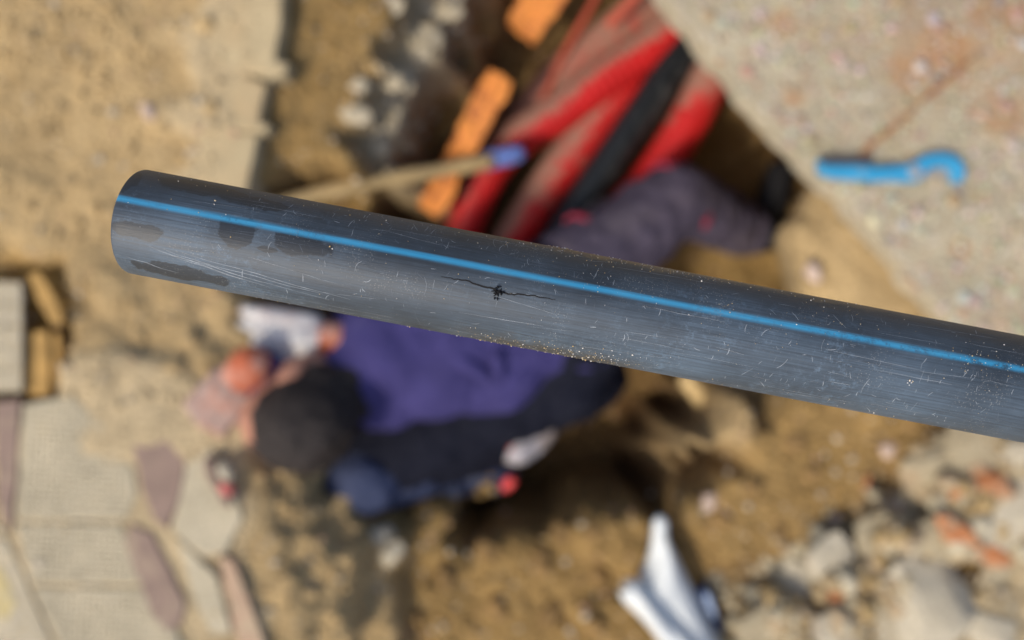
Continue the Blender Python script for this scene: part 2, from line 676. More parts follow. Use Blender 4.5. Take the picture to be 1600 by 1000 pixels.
# overhanging soil shelf under the slab edge
shelf = [(1262, 300), (1248, 350), (1246, 400), (1255, 450), (1290, 500), (1350, 560), (1430, 600), (1600, 640), (1600, 500), (1450, 380), (1340, 280), (1290, 262)]
sp = densify([tuple(P(x, y, -0.085).xy) for x, y in shelf], 0.012, 0.02, 9)
bm = bmesh.new()
rows = []
cx = np.mean([q[0] for q in sp])
cy = np.mean([q[1] for q in sp])
for (sc, z) in ((0.02, -0.064), (0.35, -0.066), (0.6, -0.068), (0.8, -0.078), (0.9, -0.09), (0.97, -0.105), (1.0, -0.135), (0.96, -0.18), (0.88, -0.24), (0.7, -0.3), (0.3, -0.32)):
    rows.append([bm.verts.new((cx + (x - cx) * sc, cy + (y - cy) * sc, z)) for x, y in sp])
bm.verts.ensure_lookup_table()
for a, b in zip(rows[:-1], rows[1:]):
    for i in range(len(sp)):
        j = (i + 1) % len(sp)
        bm.faces.new((a[i], b[i], b[j], a[j]))
bm.faces.new(rows[0])
bm.faces.new(rows[-1][::-1])
bmesh.ops.recalc_face_normals(bm, faces=bm.faces)
bmesh.ops.subdivide_edges(bm, edges=bm.edges, cuts=1, use_grid_fill=True)
me = bpy.data.meshes.new('soil_shelf')
bm.to_mesh(me)
bm.free()
me.materials.append(M_soil)
me.polygons.foreach_set('use_smooth', [True] * len(me.polygons))
v = verts_np(me)
nn = normals_np(me)
v += nn * (0.016 * fbm(v, 16, 4, 41))[:, None]
v[:, 2] = np.where(v[:, 2] > -0.062, -0.062, v[:, 2])
set_verts(me, v)
color_attr(me, np.clip(PAL[1][None] * (0.95 + 0.2 * fbm(v, 9, 3, 51))[:, None], 0, 1))
tag(link('soil_shelf', me), 'lit tan soil shelf hanging below the edge of the concrete slab', kind='structure')

# rusty wire on the slab
pth = spline([P(1346, 243, 0.004), P(1372, 218, 0.005), P(1412, 186, 0.006), P(1450, 150, 0.004), P(1492, 116, 0.006), P(1530, 86, 0.004)], 40)
V, F = tube_np(pth, 0.0048, 8)
tag(link('rusty_wire', mesh('rusty_wire', V, F, plain_mat('rust', (0.36, 0.15, 0.06), 0.8, 60, 0.6, 1.3, 0.4, 0.002, ((0.40, 0.30, 0.18), 30, 0.5, 0.6, 0.7)))), 'rusty orange wire lying diagonally on the concrete slab above the blue cutter', 'wire')

# ------------------------------------------------------------------ paving, lower left
M_tile = concrete_mat('beige_paver', (0.45, 0.39, 0.27), (0.54, 0.49, 0.37), 2.2)
M_tile_grey = concrete_mat('grey_paver', (0.41, 0.35, 0.24), (0.5, 0.48, 0.42), 2.2)
M_purple = plain_mat('purple_paver', (0.235, 0.165, 0.13), 0.85, 30, 0.85, 1.15, 0.3, 0.003, ((0.38, 0.30, 0.2), 16, 0.5, 0.66, 0.5))
M_pinkish = plain_mat('pinkish_paver', (0.40, 0.27, 0.18), 0.85, 30, 0.85, 1.15, 0.3, 0.003, ((0.42, 0.34, 0.22), 16, 0.45, 0.6, 0.7))


def tile(name, poly, mat, nub=0.0, z=0.0, thick=0.035, parent=None, seed=0, jit=0.002):
    pts = [tuple(P(x, y, z).xy) for x, y in poly]
    pts = densify(pts, 0.015, jit, seed)
    me = prism(name, pts, z - thick, z, mat, 0.002, 2)
    o = link(name, me, parent)
    return o


pav = tag(empty('pavement', P(150, 800)), 'beige studded paving with purple brown strips at lower left', kind='structure')
beige = [
    [(36, 632), (112, 618), (165, 672), (208, 735), (214, 772), (196, 812), (26, 812)],
    [(24, 818), (186, 818), (236, 912), (48, 912)],
    [(50, 918), (239, 918), (290, 1015), (330, 1120), (130, 1120), (92, 1010)],
    [(292, 716), (330, 700), (366, 770), (378, 812), (352, 862), (318, 870), (288, 846), (270, 826)],
    [(276, 838), (312, 878), (338, 900), (362, 990), (330, 990), (298, 925)],
]
for i, pl in enumerate(beige):
    tile('paving_tile', pl, M_tile, 1, 0.0, 0.014, pav, i * 3)
purple = [
    [(-8, 628), (30, 624), (24, 760), (15, 832), (-2, 800), (-8, 700)],
    [(206, 690), (262, 690), (288, 716), (284, 764), (262, 828), (240, 812), (222, 770)],
    [(206, 818), (236, 834), (266, 890), (290, 944), (284, 975), (262, 988), (240, 968), (214, 900), (192, 846)],
]
for i, pl in enumerate(purple):
    tile('strip_paver', pl, M_purple, 0, 0.002, 0.014, pav, 40 + i * 3, 0.003)
tile('strip_paver', [(342, 868), (364, 876), (412, 1000), (440, 1090), (400, 1100), (366, 985)], M_pinkish, 0, 0.0, 0.014, pav, 61)
for i in range(5):
    y0 = 440 + i * 34.5
    tile('small_paver', [(-60, y0), (33, y0), (34, y0 + 33.8), (-60, y0 + 33.8)], M_tile_grey, 0, 0.0, 0.009, pav, 70 + i, 0.002)
tile('kerb_tile', [(-60, 842), (10, 842), (84, 1010), (124, 1110), (-60, 1110)], M_tile_grey, 0, 0.001, 0.04, pav, 80)
tile('kerb_tile', [(-60, 640), (-14, 640), (-14, 810), (6, 836), (-60, 836)], M_tile, 0, 0.001, 0.04, pav, 83)
tile('paving_tile', [(-300, 440), (-66, 440), (-66, 760), (-300, 760)], M_tile, 0, 0.0, 0.04, pav, 84)
tile('paving_tile', [(-300, 768), (-66, 768), (-66, 1110), (-300, 1110)], M_tile, 0, 0.0, 0.04, pav, 85)
# studs of the paving: low square bumps in rows, too many to name singly
V, F = [], []
px_poly = [[tuple(P(x, y).xy) for x, y in pl] for pl in beige[:3]]
ca, sa = math.cos(R(-4)), math.sin(R(-4))
st = 0.0098
for i in range(-60, 60):
    for j in range(-60, 60):
        u, v_ = i * st, j * st
        x, y = -0.73 + u * ca - v_ * sa, -0.33 + u * sa + v_ * ca
        if not any(in_poly(x, y, q) and in_poly(x + 0.003, y, q) and in_poly(x - 0.003, y - 0.003, q) for q in px_poly):
            continue
        n = len(V)
        h = 0.0022 * rng.uniform(0.5, 1.0)
        for (s_, zz) in ((0.0036, -0.0005), (0.0024, h)):
            for dx, dy in ((-s_, -s_), (s_, -s_), (s_, s_), (-s_, s_)):
                V.append((x + dx * ca - dy * sa, y + dx * sa + dy * ca, zz))
        F += [(n + 4, n + 5, n + 6, n + 7)] + [(n + k, n + (k + 1) % 4, n + 4 + (k + 1) % 4, n + 4 + k) for k in range(4)]
tag(link('paving_studs', mesh('paving_studs', V, F, M_tile, False), pav), kind='stuff')
M_yellow = plain_mat('yellow_paint', (0.47, 0.38, 0.18), 0.8, 60, 0.8, 1.15, 0.2, 0.002, ((0.4, 0.36, 0.27), 40, 0.5, 0.6, 0.8))
me = prism('paint_mark', densify([tuple(P(x, y).xy) for x, y in [(-40, 880), (4, 888), (24, 940), (14, 965), (-40, 960)]], 0.012, 0.004, 5), 0.0005, 0.0022, M_yellow)
link('paint_mark', me, pav)

# ------------------------------------------------------------------ soil clods and grit (uncountable)
items = []
tries = 0
N = 15000
xs = nr.uniform(-0.98, 0.98, N * 2)
ys = nr.uniform(-0.68, 0.68, N * 2)
zs, cs = ground_eval(xs, ys)
kk = 2 * TAN * (CAM_Z - zs) / 1600
pxs, pys = 800 + xs / kk, 500 - ys / kk
dens = 0.5 + 0.5 * fbm(np.stack([xs, ys, 0 * xs], 1), 6, 3, 77)
ni = 0
for i in range(len(xs)):
    if in_poly(xs[i], ys[i], slab_poly):
        continue
    if rng.random() > 0.25 + 0.75 * dens[i]:
        continue
    if pxs[i] < 330 and pys[i] > 640 and rng.random() < 0.93:
        continue
    if zs[i] > -0.08 and pxs[i] < 480 and rng.random() < 0.45:
        continue
    big = math.exp(abs(rng.gauss(0, 0.75)))
    s_ = min(0.011, 0.0026 * big)
    t = rng.random()
    c = cs[i]
    if t < 0.10:
        c = np.array((0.52, 0.45, 0.34)) * rng.uniform(0.75, 1.1) if zs[i] > -0.4 else c * 1.5
    elif t < 0.13:
        c = np.array((0.48, 0.30, 0.2))
    else:
        c = c * rng.uniform(0.85, 1.3)
    items.append((np.array((xs[i], ys[i], zs[i] + s_ * 0.05)), np.array((s_, s_ * rng.uniform(0.6, 1), s_ * rng.uniform(0.4, 0.7))), rot_rand(rng), np.clip(c, 0, 0.8)))
    ni += 1
    if ni >= 11000:
        break
tag(link('soil_clods', scatter_mesh('soil_clods', items, M_clod)), 'loose crumbs, clods and grit strewn over the dug soil', kind='stuff')


# ------------------------------------------------------------------ chunks, stones, rubble: each its own thing
def ground_z(x, y):
    return float(ground_eval([x], [y])[0][0])


def lump(name, px, py, size, mat, label, cat, group=None, flat=(1, 1, 0.65), yaw=None, z=None, sub=3, rough=0.10, cuts=12, sink=0.2):
    z0 = -0.1 if z is None else z
    for _ in range(4):
        q = P(px, py, z0)
        z0 = ground_z(q.x, q.y) if z is None else z
    r = random.Random(int(px * 31 + py * 7))
    v, f = chunk_np(size, r, sub, cuts, flat, rough)
    me = mesh(name, v, f, mat, True)
    me.set_sharp_from_angle(angle=R(32))
    o = link(name, me)
    o.location = (q.x, q.y, z0 + size * flat[2] * sink)
    o.rotation_euler = (r.uniform(-.25, .25), r.uniform(-.25, .25), r.uniform(0, 6.28) if yaw is None else yaw)
    return tag(o, label, cat, group)


RUB = 'broken concrete in the lower right rubble'
for px, py, sz, lab in [
    (1530, 700, .050, 'grey concrete chunk just under the pipe at the right of the rubble bank'),
    (1592, 722, .062, 'whitish concrete block at the right edge just under the pipe'),
    (1480, 742, .060, 'grey green concrete chunk next to the dark gap in the rubble bank'),
    (1425, 790, .058, 'grey concrete chunk in the middle of the rubble bank'),
    (1500, 800, .040, 'small grey concrete chunk beside the terracotta curve'),
    (1462, 850, .046, 'grey concrete chunk over the shadowed hollow'),
    (1345, 835, .050, 'grey green concrete chunk on the upper side of the rubble bank'),
    (1300, 880, .046, 'dusty concrete chunk above the white rubble at the bottom'),
    (1255, 920, .050, 'grey concrete chunk right of the white plastic sheet'),
    (1190, 960, .048, 'low grey concrete chunk beside the blue plastic scrap'),
    (1580, 810, .074, 'large pale concrete block ringed by terracotta at the right edge'),
    (1440, 930, .085, 'large white concrete block at the bottom of the rubble'),
    (1375, 975, .052, 'pale concrete chunk left of the large white block'),
    (1310, 985, .044, 'pale concrete chunk at the bottom edge of the photo'),
    (1540, 990, .060, 'pale concrete chunk at the bottom right corner'),
    (1575, 905, .045, 'brownish concrete chunk low on the right edge'),
]:
    lump('concrete_chunk', px, py, sz, M_pale if 'whit' in lab or 'pale' in lab else M_conc, lab, 'concrete chunk', RUB, (1.4, 1.1, 0.32), sub=4, rough=0.2, cuts=12, sink=-0.05)
for px, py, sz, fl, lab in [
    (1500, 838, .050, (1.5, .5, .5), 'orange terracotta shard curving round the large pale block'),
    (1555, 868, .052, (1.6, .5, .5), 'long rust orange tile shard under the large pale block'),
    (1545, 755, .044, (1.4, .6, .7), 'orange tile shard below the whitish block at the right edge'),
    (1500, 765, .022, (1.3, .7, .5), 'small salmon tile shard in the rubble bank'),
    (1358, 868, .020, (1.2, .8, .6), 'small salmon brick crumb on the grey rubble'),
    (1416, 862, .018, (1.2, .8, .6), 'small dark red brick crumb over the shadowed hollow'),
    (1352, 752, .014, (1.2, .8, .6), 'tiny red brick crumb on the brown soil bank'),
    (1305, 925, .018, (1.2, .8, .6), 'tiny reddish brick crumb near the bottom of the rubble'),
]:
    lump('tile_shard', px, py, sz, M_terra, lab, 'tile shard', 'terracotta shards in the rubble', fl, yaw=R(-35) if sz > .03 else None, sub=3, rough=.25, sink=.45)
for px, py, sz, m, lab in [
    (1115, 902, .018, M_stone, 'round yellowish pebble above the blue plastic scrap'),
    (1302, 806, .016, M_stone_pink, 'pinkish pebble on the brown bank beside the dark gap'),
    (1385, 700, .022, M_stone_pink, 'pinkish stone on the brown bank below the pipe'),
    (1432, 704, .014, M_stone, 'small yellow pebble just below the pipe at right'),
    (1395, 792, .030, M_stone_pink, 'peach coloured stone at the upper side of the rubble bank'),
    (1365, 810, .017, M_stone, 'small round peach pebble beside the grey rubble'),
    (1075, 755, .022, M_stone_pink, 'pinkish stone on the crest of the brown bank'),
    (338, 978, .012, M_pale, 'small round white pebble on the pavement at the bottom left'),
    (1270, 425, .022, M_stone_pink, 'pale pink stone on the soil shelf below the slab'),
    (232, 175, .018, M_stone_pink, 'pale stone lying on the sandy bed at the upper left'),
]:
    lump('pebble', px, py, sz, m, lab, 'pebble', 'loose pebbles', (1, .85, .8), sub=3, rough=.06, z=-0.075 if py == 425 else None)
MOR = 'pale mortar lumps along the pit rim'
ORD = ['first', 'second', 'third', 'fourth', 'fifth', 'sixth', 'seventh', 'eighth', 'ninth', 'tenth', 'eleventh', 'twelfth', 'thirteenth', 'fourteenth', 'fifteenth', 'sixteenth', 'seventeenth', 'last']
row = [(712, -4, .026), (700, 14, .026), (684, 36, .022), (670, 54, .026), (656, 78, .024), (648, 104, .026), (634, 128, .026), (624, 150, .022), (614, 176, .026), (602, 204, .022), (596, 228, .026), (612, 250, .024), (634, 262, .017)]
for i, (px, py, sz) in enumerate(row):
    lump('mortar_lump', px, py, sz, M_mortar, 'pale mortar lump, %s from the top in the crooked row along the pit rim' % ORD[i], 'mortar lump', MOR, (1.25, .95, .42), sub=3, rough=.25, sink=-0.05)
for px, py, sz, lab in [(606, 812, .040, 'pale mortar lump beside the kneeling knee'), (612, 862, .036, 'pale mortar lump lower down the soil slope below the knee'), (770, 790, .020, 'small pale lump beside the red plug')]:
    lump('mortar_lump', px, py, sz, M_pale, lab, 'mortar lump', None, (.7, 1, .6), sub=3, rough=.2)
M_board = plain_mat('ochre_board', (0.40, 0.24, 0.075), 0.8, 40, 0.7, 1.2, 0.4, 0.003)
for pts, lab, z in [([(44, 428), (60, 424), (88, 470), (98, 505), (80, 508), (58, 470)], 'short ochre board slanting in the hole above the upright one', -0.012), ([(40, 520), (72, 515), (78, 560), (76, 618), (42, 620)], 'ochre brown board standing in the hole beside the pale pavers', -0.016), ([(82, 522), (92, 520), (96, 580), (86, 612), (80, 590)], 'narrow brown board on the right side of the hole', -0.024)]:
    o = link('board', prism('board', densify([tuple(P(x, y, z).xy) for x, y in pts], 0.01, 0.002, int(pts[0][0])), z - 0.02, z, M_board, 0.002, 2))
    tag(o, lab, 'board', 'boards in the hole at the left')
lump('stone', 112, 540, .020, M_stone, 'tan stone on the right rim of the hole at the left', 'stone', None, (.7, 1, .6), sub=3)
for px, py, sz, lab in [(130, 95, .022, 'larger tan sand clod high on the left bed'), (210, 60, .018, 'tan sand clod near the top of the left bed'), (165, 130, .016, 'small sand clod amid the upper left bed'), (95, 170, .018, 'sand clod near the left pavers at the upper left'), (320, 40, .02, 'sand clod beside the top of the pale concrete edge'), (260, 200, .015, 'small sand clod above the cut end of the black pipe'), (110, 285, .018, 'sand clod left of the cut pipe end'), (175, 330, .02, 'sand clod almost touching the cut pipe end in view'), (300, 445, .016, 'sand clod just under the pipe near its cut end'), (215, 520, .02, 'sand clod below the cut pipe end'), (300, 530, .024, 'larger sand clod left of the white glove'), (270, 570, .02, 'sand clod above the paving near the orange cuffed glove'), (330, 170, .016, 'sand clod beside the middle of the pale concrete edge'), (45, 60, .018, 'sand clod in the top left corner')]:
    lump('sand_clod', px, py, sz, M_sandclod, lab, 'clod', 'sand clods on the left bed', (1, .85, .5), sub=3)
for px, py, sz, lab in [(760, 860, .030, 'brown soil lump below the red plug'), (845, 880, .034, 'large brown soil lump in the middle of the lower slope'), (880, 830, .028, 'brown soil lump at the pit rim below the grey shoe'), (900, 760, .022, 'small soil lump inside the pit below the grey shoe'), (940, 900, .03, 'soil lump just left of the white plastic sheet'), (700, 900, .034, 'large soil lump right of the pale mortar lumps on the slope'), (860, 960, .036, 'largest soil lump on the bottom edge of the slope'), (780, 950, .03, 'soil lump at the bottom edge, middle of the photo'), (650, 960, .028, 'soil lump at the bottom edge below the pale mortar lumps'), (540, 900, .018, 'tan soil lump below the head of the worker'), (480, 930, .018, 'tan soil lump on the slope beside the pinkish paver'), (1180, 760, .022, 'soil lump in the middle of the right bank'), (1130, 810, .024, 'soil lump right of the tip of the white sheet'), (1240, 690, .025, 'soil lump on the right bank under the pipe'), (1270, 740, .022, 'soil lump on the right bank near the pinkish pebble'), (1220, 830, .02, 'small soil lump beside the shaded gap'), (1000, 900, .02, 'soil lump between the two points of the white sheet'), (930, 975, .024, 'soil lump at the bottom edge left of the white sheet')]:
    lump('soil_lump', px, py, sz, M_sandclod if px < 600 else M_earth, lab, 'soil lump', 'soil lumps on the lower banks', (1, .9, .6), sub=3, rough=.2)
items = []
for _ in range(420):
    k = rng.randrange(len(row) - 1)
    t = rng.random()
    q = P(row[k][0] * (1 - t) + row[k + 1][0] * t + rng.gauss(0, 13), row[k][1] * (1 - t) + row[k + 1][1] * t + rng.gauss(0, 9), -0.19)
    s_ = min(0.014, 0.005 * math.exp(abs(rng.gauss(0, 0.5))))
    items.append((np.array((q.x, q.y, 0)), np.array((s_, s_ * .8, s_ * .5)), rot_rand(rng), rng.choice([(0.43, 0.36, 0.24), (0.40, 0.32, 0.2), (0.47, 0.40, 0.28)])))
gzs = ground_eval([i[0][0] for i in items], [i[0][1] for i in items])[0]
for it, g in zip(items, gzs):
    it[0][2] = g + it[1][2] * 0.3
tag(link('mortar_crumbs', scatter_mesh('mortar_crumbs', items, M_clod)), 'pale mortar crumbs along the pit rim', kind='stuff')
# small angular rubble filling the bank, uncountable
items = []
for _ in range(1500):
    t = rng.random()
    px = 1150 + 460 * t + rng.gauss(0, 22)
    py = 970 - 270 * t + rng.gauss(0, 22) + max(0, rng.gauss(10, 70))
    q = P(px, py, -0.1)
    s_ = min(0.03, 0.006 * math.exp(abs(rng.gauss(0, 0.6))))
    c = rng.choice([(0.40, 0.35, 0.24), (0.37, 0.31, 0.2), (0.44, 0.39, 0.28), (0.33, 0.235, 0.11), (0.38, 0.29, 0.18), (0.36, 0.27, 0.15), (0.33, 0.235, 0.11)])
    items.append((np.array((q.x, q.y, 0)), np.array((s_, s_ * rng.uniform(.6, 1), s_ * .6)), rot_rand(rng), c))
gzs = ground_eval([i[0][0] for i in items], [i[0][1] for i in items])[0]
for it, g in zip(items, gzs):
    it[0][2] = g + it[1][2] * 0.3
tag(link('fine_rubble', scatter_mesh('fine_rubble', items, M_clod)), 'fine pale rubble crumbs between the concrete chunks', kind='stuff')

# low stepped footing on the left rim of the pit: rough cast blocks with a drop beside them
fo = tag(empty('footing_edge', P(400, 150, -0.05)), 'pale stepped concrete edge along the left rim of the pit', 'concrete edge')
for i, pl in enumerate([
    [(330, -60), (446, -60), (438, 40), (430, 92), (450, 96), (447, 119), (322, 111)],
    [(322, 112), (446, 120.5), (416, 122), (404, 190), (420, 194), (416, 206), (310, 201)],
    [(310, 202), (404, 207.5), (388, 270), (380, 330), (300, 320)],
]):
    pts = densify([tuple(P(x, y, -0.025).xy) for x, y in pl], 0.012, 0.004, 90 + i)
    me = prism('block', pts, -0.16, -0.0255 - 0.002 * i, plain_mat('sandy_concrete', (0.42, 0.335, 0.195), 0.92, 20, 0.82, 1.15, 0.6, 0.006, ((0.42, 0.31, 0.17), 9, 0.45, 0.6, 0.8)) if i == 0 else bpy.data.materials['sandy_concrete'], 0.006, 2)
    link('block', me, fo)

# ------------------------------------------------------------------ ducts and cables in the pit
def duct(name, pts, z, r, mat, label, cat, group=None, rib=0.0, dustfun=None, n=260, seg=22):
    path = spline([P(x, y, z + dz) for x, y, dz in pts], n)
    rad = [r * (1 + rib * (1 if (i % 4) < 2 else -1)) for i in range(n)]
    V, F = tube_np(path, rad, seg)
    me = mesh(name, V, F, mat)
    v = np.array([tuple(q) for q in V])
    a = me.attributes.new('dust', 'FLOAT', 'POINT')
    t = np.repeat(np.linspace(0, 1, n), seg)
    cen = np.repeat(np.array([tuple(p) for p in path]), seg, 0)
    side = (v - cen) / r
    d = dustfun(t, side) + 0.25 * fbm(v, 11, 4, 61)
    a.data.foreach_set('value', np.clip(d, 0, 1).astype(np.float32))
    o = link(name, me)
    return tag(o, label, cat, group)


RD = 'red corrugated ducts in the pit'
duct('cable_duct', [(1150, -60, 0), (1060, 40, 0), (965, 112, 0), (872, 178, 0), (795, 228, 0), (752, 290, 0), (722, 365, -.01), (690, 470, -.03), (650, 620, -.05)], -0.45, 0.046, M_red,
     'leftmost bent red duct, bright red below its dusty back and crossed by the wooden stick', 'duct', RD, 0.02,
     lambda t, s: 0.43 + 0.3 * np.clip(1 - 5 * t, 0, 1) + 0.50 * (-s[:, 0] * 0.6 + s[:, 1] * 0.75) * np.clip(1.35 - 2.0 * np.abs(t - 0.33), 0, 1) - 0.3 * np.clip(t - .55, 0, 1))
duct('cable_duct', [(1075, -60, 0), (985, 30, 0), (915, 85, 0), (858, 140, 0), (800, 220, -.02), (740, 300, -.06)], -0.52, 0.048, M_red,
     'reddish duct thickly coated in grey brown dust behind the bent red one', 'duct', RD, 0.02,
     lambda t, s: 0.72 + 0.15 * s[:, 1])
duct('cable_duct', [(1110, -60, 0), (1035, 50, 0), (955, 160, 0), (882, 255, 0), (828, 335, 0), (790, 400, 0), (740, 520, -.02)], -0.485, 0.047, M_red,
     'dusty dull red duct between the bright left one and the black one', 'duct', RD, 0.02,
     lambda t, s: 0.60 + 0.35 * (-s[:, 0] * 0.75 + s[:, 1] * 0.5) - 0.35 * np.clip((t - 0.6) * 4, 0, 1) * (s[:, 0] > -0.2) - 0.08)
duct('black_duct', [(1160, -40, 0), (1065, 85, 0), (1000, 180, 0), (935, 275, 0), (880, 355, 0), (830, 440, 0), (780, 560, 0)], -0.44, 0.039, M_black_duct,
     'black duct with a bluish shine running between the red ducts', 'duct', None, 0.008,
     lambda t, s: 0.30 + 0.25 * s[:, 0])
duct('black_duct', [(1110, -40, 0), (1020, 95, 0), (960, 185, 0), (900, 275, 0), (845, 360, 0), (800, 450, 0), (760, 560, 0)], -0.50, 0.022, M_black_duct,
     'thin black cable lying left of the thick black duct', 'cable', None, 0.0,
     lambda t, s: 0.30 + 0.2 * s[:, 1])
duct('cable_duct', [(1200, -30, 0), (1124, 95, 0), (1076, 190, 0), (1018, 280, 0), (945, 365, 0), (880, 450, -.02), (820, 560, -.04)], -0.45, 0.047, M_red,
     'rightmost bright red duct beside the purple trouser leg', 'duct', RD, 0.02,
     lambda t, s: 0.24 + 0.6 * np.clip(1.25 - 3.2 * t, 0, 1) + 0.18 * (-s[:, 0]))
pth = spline([P(945, -30, -.45), P(918, 20, -.45), P(888, 72, -.46), P(862, 125, -.47), P(846, 165, -.47)], 40)
V, F = tube_np(pth, 0.0085, 10)
tag(link('red_wire', mesh('red_wire', V, F, M_redwire)), 'thin dull red wire dropping towards the dusty ducts at the top', 'wire')
pth = spline([P(1010, -30, -.38), P(985, 5, -.40), P(950, 40, -.43)], 20)
V, F = tube_np(pth, 0.012, 10)
tag(link('red_wire', mesh('red_wire', V, F, M_redwire)), 'short red cable end at the very top above the dusty duct', 'wire')

# ------------------------------------------------------------------ orange clay brick pieces
def brick_piece(pts, z, wid, label, seed):
    a, b = P(*pts[0], z), P(*pts[1], z)
    L = (b - a).length
    bm = bmesh.new()
    bmesh.ops.create_cube(bm, size=1)
    bmesh.ops.subdivide_edges(bm, edges=bm.edges, cuts=9, use_grid_fill=True)
    me = bpy.data.meshes.new('clay_brick')
    bm.to_mesh(me)
    bm.free()
    v = verts_np(me) * np.array((L, wid, wid * 0.75))
    rid = 0.0045 * (np.abs(((v[:, 1] / wid + .5) * 3) % 1 - .5) * 2 - .5) * (np.abs(v[:, 2]) > wid * .36)
    v[:, 2] += rid
    nz = np.stack([fbm(v + seed, 22, 3, 5), fbm(v + seed, 22, 3, 6), fbm(v + seed, 22, 3, 7)], 1)
    v += nz * 0.015
    tap = 1 - 0.25 * np.clip(fbm(np.stack([v[:, 0], 0 * v[:, 0] + seed, 0 * v[:, 0]], 1), 16, 2, 9), -1, 1)
    v[:, 1] *= tap
    set_verts(me, v)
    me.materials.append(M_orange)
    o = link('clay_brick', me)
    o.location = (a + b) / 2
    d = b - a
    o.rotation_euler = (R(12), R(-6), math.atan2(d.y, d.x))
    return tag(o, label, 'brick')


brick_piece([(668, 330), (780, 124)], -0.35, 0.056, 'long chipped orange brick shard standing behind the wooden stick', 1.0)
brick_piece([(815, 48), (872, -40)], -0.38, 0.085, 'orange brick piece at the top edge of the photo', 5.0)

# ------------------------------------------------------------------ wooden stick with a blue end
st = empty('stick', P(600, 285, -0.33))
V, F = tube_np(spline([P(380, 336, -.10), P(500, 302, -.16), P(600, 282, -.22), P(690, 266, -.28), P(772, 250, -.33)], 24), [0.016 + 0.002 * math.sin(i) for i in range(24)], 10)
link('shaft', mesh('shaft', V, F, M_wood), st)
V, F = tube_np(spline([P(757, 252, -.335), P(785, 246, -.34), P(818, 238, -.345)], 8), [0.019, .021, .021, .021, .021, .02, .019, .015], 12)
link('blue_tip', mesh('blue_tip', V, F, plain_mat('blue_tape', (0.13, 0.20, 0.50), 0.5, 30, .9, 1.1, 0.1)), st)
tag(st, 'tan wooden stick with a blue taped end lying across the orange brick', 'stick')

V, F = tube_np(spline([P(1068, 585, -.3), P(1090, 612, -.32), P(1112, 648, -.35)], 12), [0.012, .02, .022, .021, .022, .022, .021, .022, .02, .02, .016, .008], 8)
tag(link('wood_splinter', mesh('wood_splinter', V, F, M_wood)), 'short ochre wood splinter in the shadow under the pipe', 'splinter')

# ------------------------------------------------------------------ blue pipe cutter on the slab
M_blue = plain_mat('blue_paint', (0.03, 0.27, 0.48), 0.42, 25, 0.85, 1.1, 0.1, 0.001, ((0.30, 0.29, 0.25), 30, 0.58, 0.7, 0.6), 0.5)
M_dark = plain_mat('dark_rubber', (0.055, 0.05, 0.055), 0.7)
M_steel = plain_mat('grey_steel', (0.30, 0.29, 0.28), 0.45, 40, .8, 1.1, .1, .001, None, 0.5)
cu = empty('pipe_cutter', P(1400, 265, 0))


def part(name, pts, z0, z1, mat, bev, par=cu):
    return link(name, prism(name, [tuple(P(x, y, 0.02).xy) for x, y in pts], z0, z1, mat, bev, 3), par)


part('lower_handle', [(1278, 262), (1292, 259), (1360, 261), (1412, 258), (1420, 268), (1416, 284), (1360, 283), (1308, 279), (1284, 273)], 0.004, 0.026, M_blue, 0.005)
part('upper_handle', [(1278, 250), (1296, 248), (1362, 251), (1363, 261), (1300, 260), (1280, 259)], 0.006, 0.022, M_blue, 0.004)
part('grip', [(1282, 246), (1361, 248), (1362, 258), (1284, 257)], 0.003, 0.0255, M_dark, 0.002)
part('jaw', [(1408, 262), (1424, 254), (1442, 244), (1464, 240), (1484, 242), (1498, 252), (1505, 268), (1503, 282), (1495, 286), (1490, 281), (1487, 270), (1477, 261), (1463, 259), (1451, 264), (1442, 274), (1430, 285), (1414, 284)], 0.003, 0.030, M_blue, 0.004)
part('blade', [(1440, 280), (1452, 267), (1466, 261), (1480, 263), (1488, 273), (1484, 285), (1476, 276), (1464, 273), (1452, 278)], 0.012, 0.0155, M_steel, 0.0006)
pts = [(1424 + 9.5 * math.cos(a), 271 + 9.5 * math.sin(a)) for a in np.linspace(0, 2 * math.pi, 20)[:-1]]
part('pivot', pts, 0.02, 0.0345, M_steel, 0.002)
tag(cu, 'blue hand pipe cutter with hooked jaw lying on the concrete slab', 'pipe cutter')

# ------------------------------------------------------------------ white plastic sheet
M_white = plain_mat('white_plastic', (0.62, 0.645, 0.63), 0.45, 10, 0.95, 1.04, 0.15, 0.004, None, 0.4)


def sheet(rows, amp, fold, base, thick=0.002, nu=22, nv=40):
    """rows: (xl, yl, xr, yr) from tip to foot; a folded film"""
    A = spline([Vector((r[0], r[1], 0)) for r in rows], nv)
    B = spline([Vector((r[2], r[3], 0)) for r in rows], nv)
    V = []
    for j in range(nv):
        t = j / (nv - 1)
        for i in range(nu):
            u = i / (nu - 1)
            q = A[j].lerp(B[j], u)
            z = base + amp * (math.sin(math.pi * u) ** 0.6) * (0.55 + 0.45 * t) + fold * math.sin(u * 9 + 2 * t) * t + 0.006 * math.sin(7 * u + 11 * t)
            w_ = P(q.x, q.y, base)
            V.append((w_.x, w_.y, z))
    F = [(j * nu + i, j * nu + i + 1, (j + 1) * nu + i + 1, (j + 1) * nu + i) for j in range(nv - 1) for i in range(nu - 1)]
    return V, F


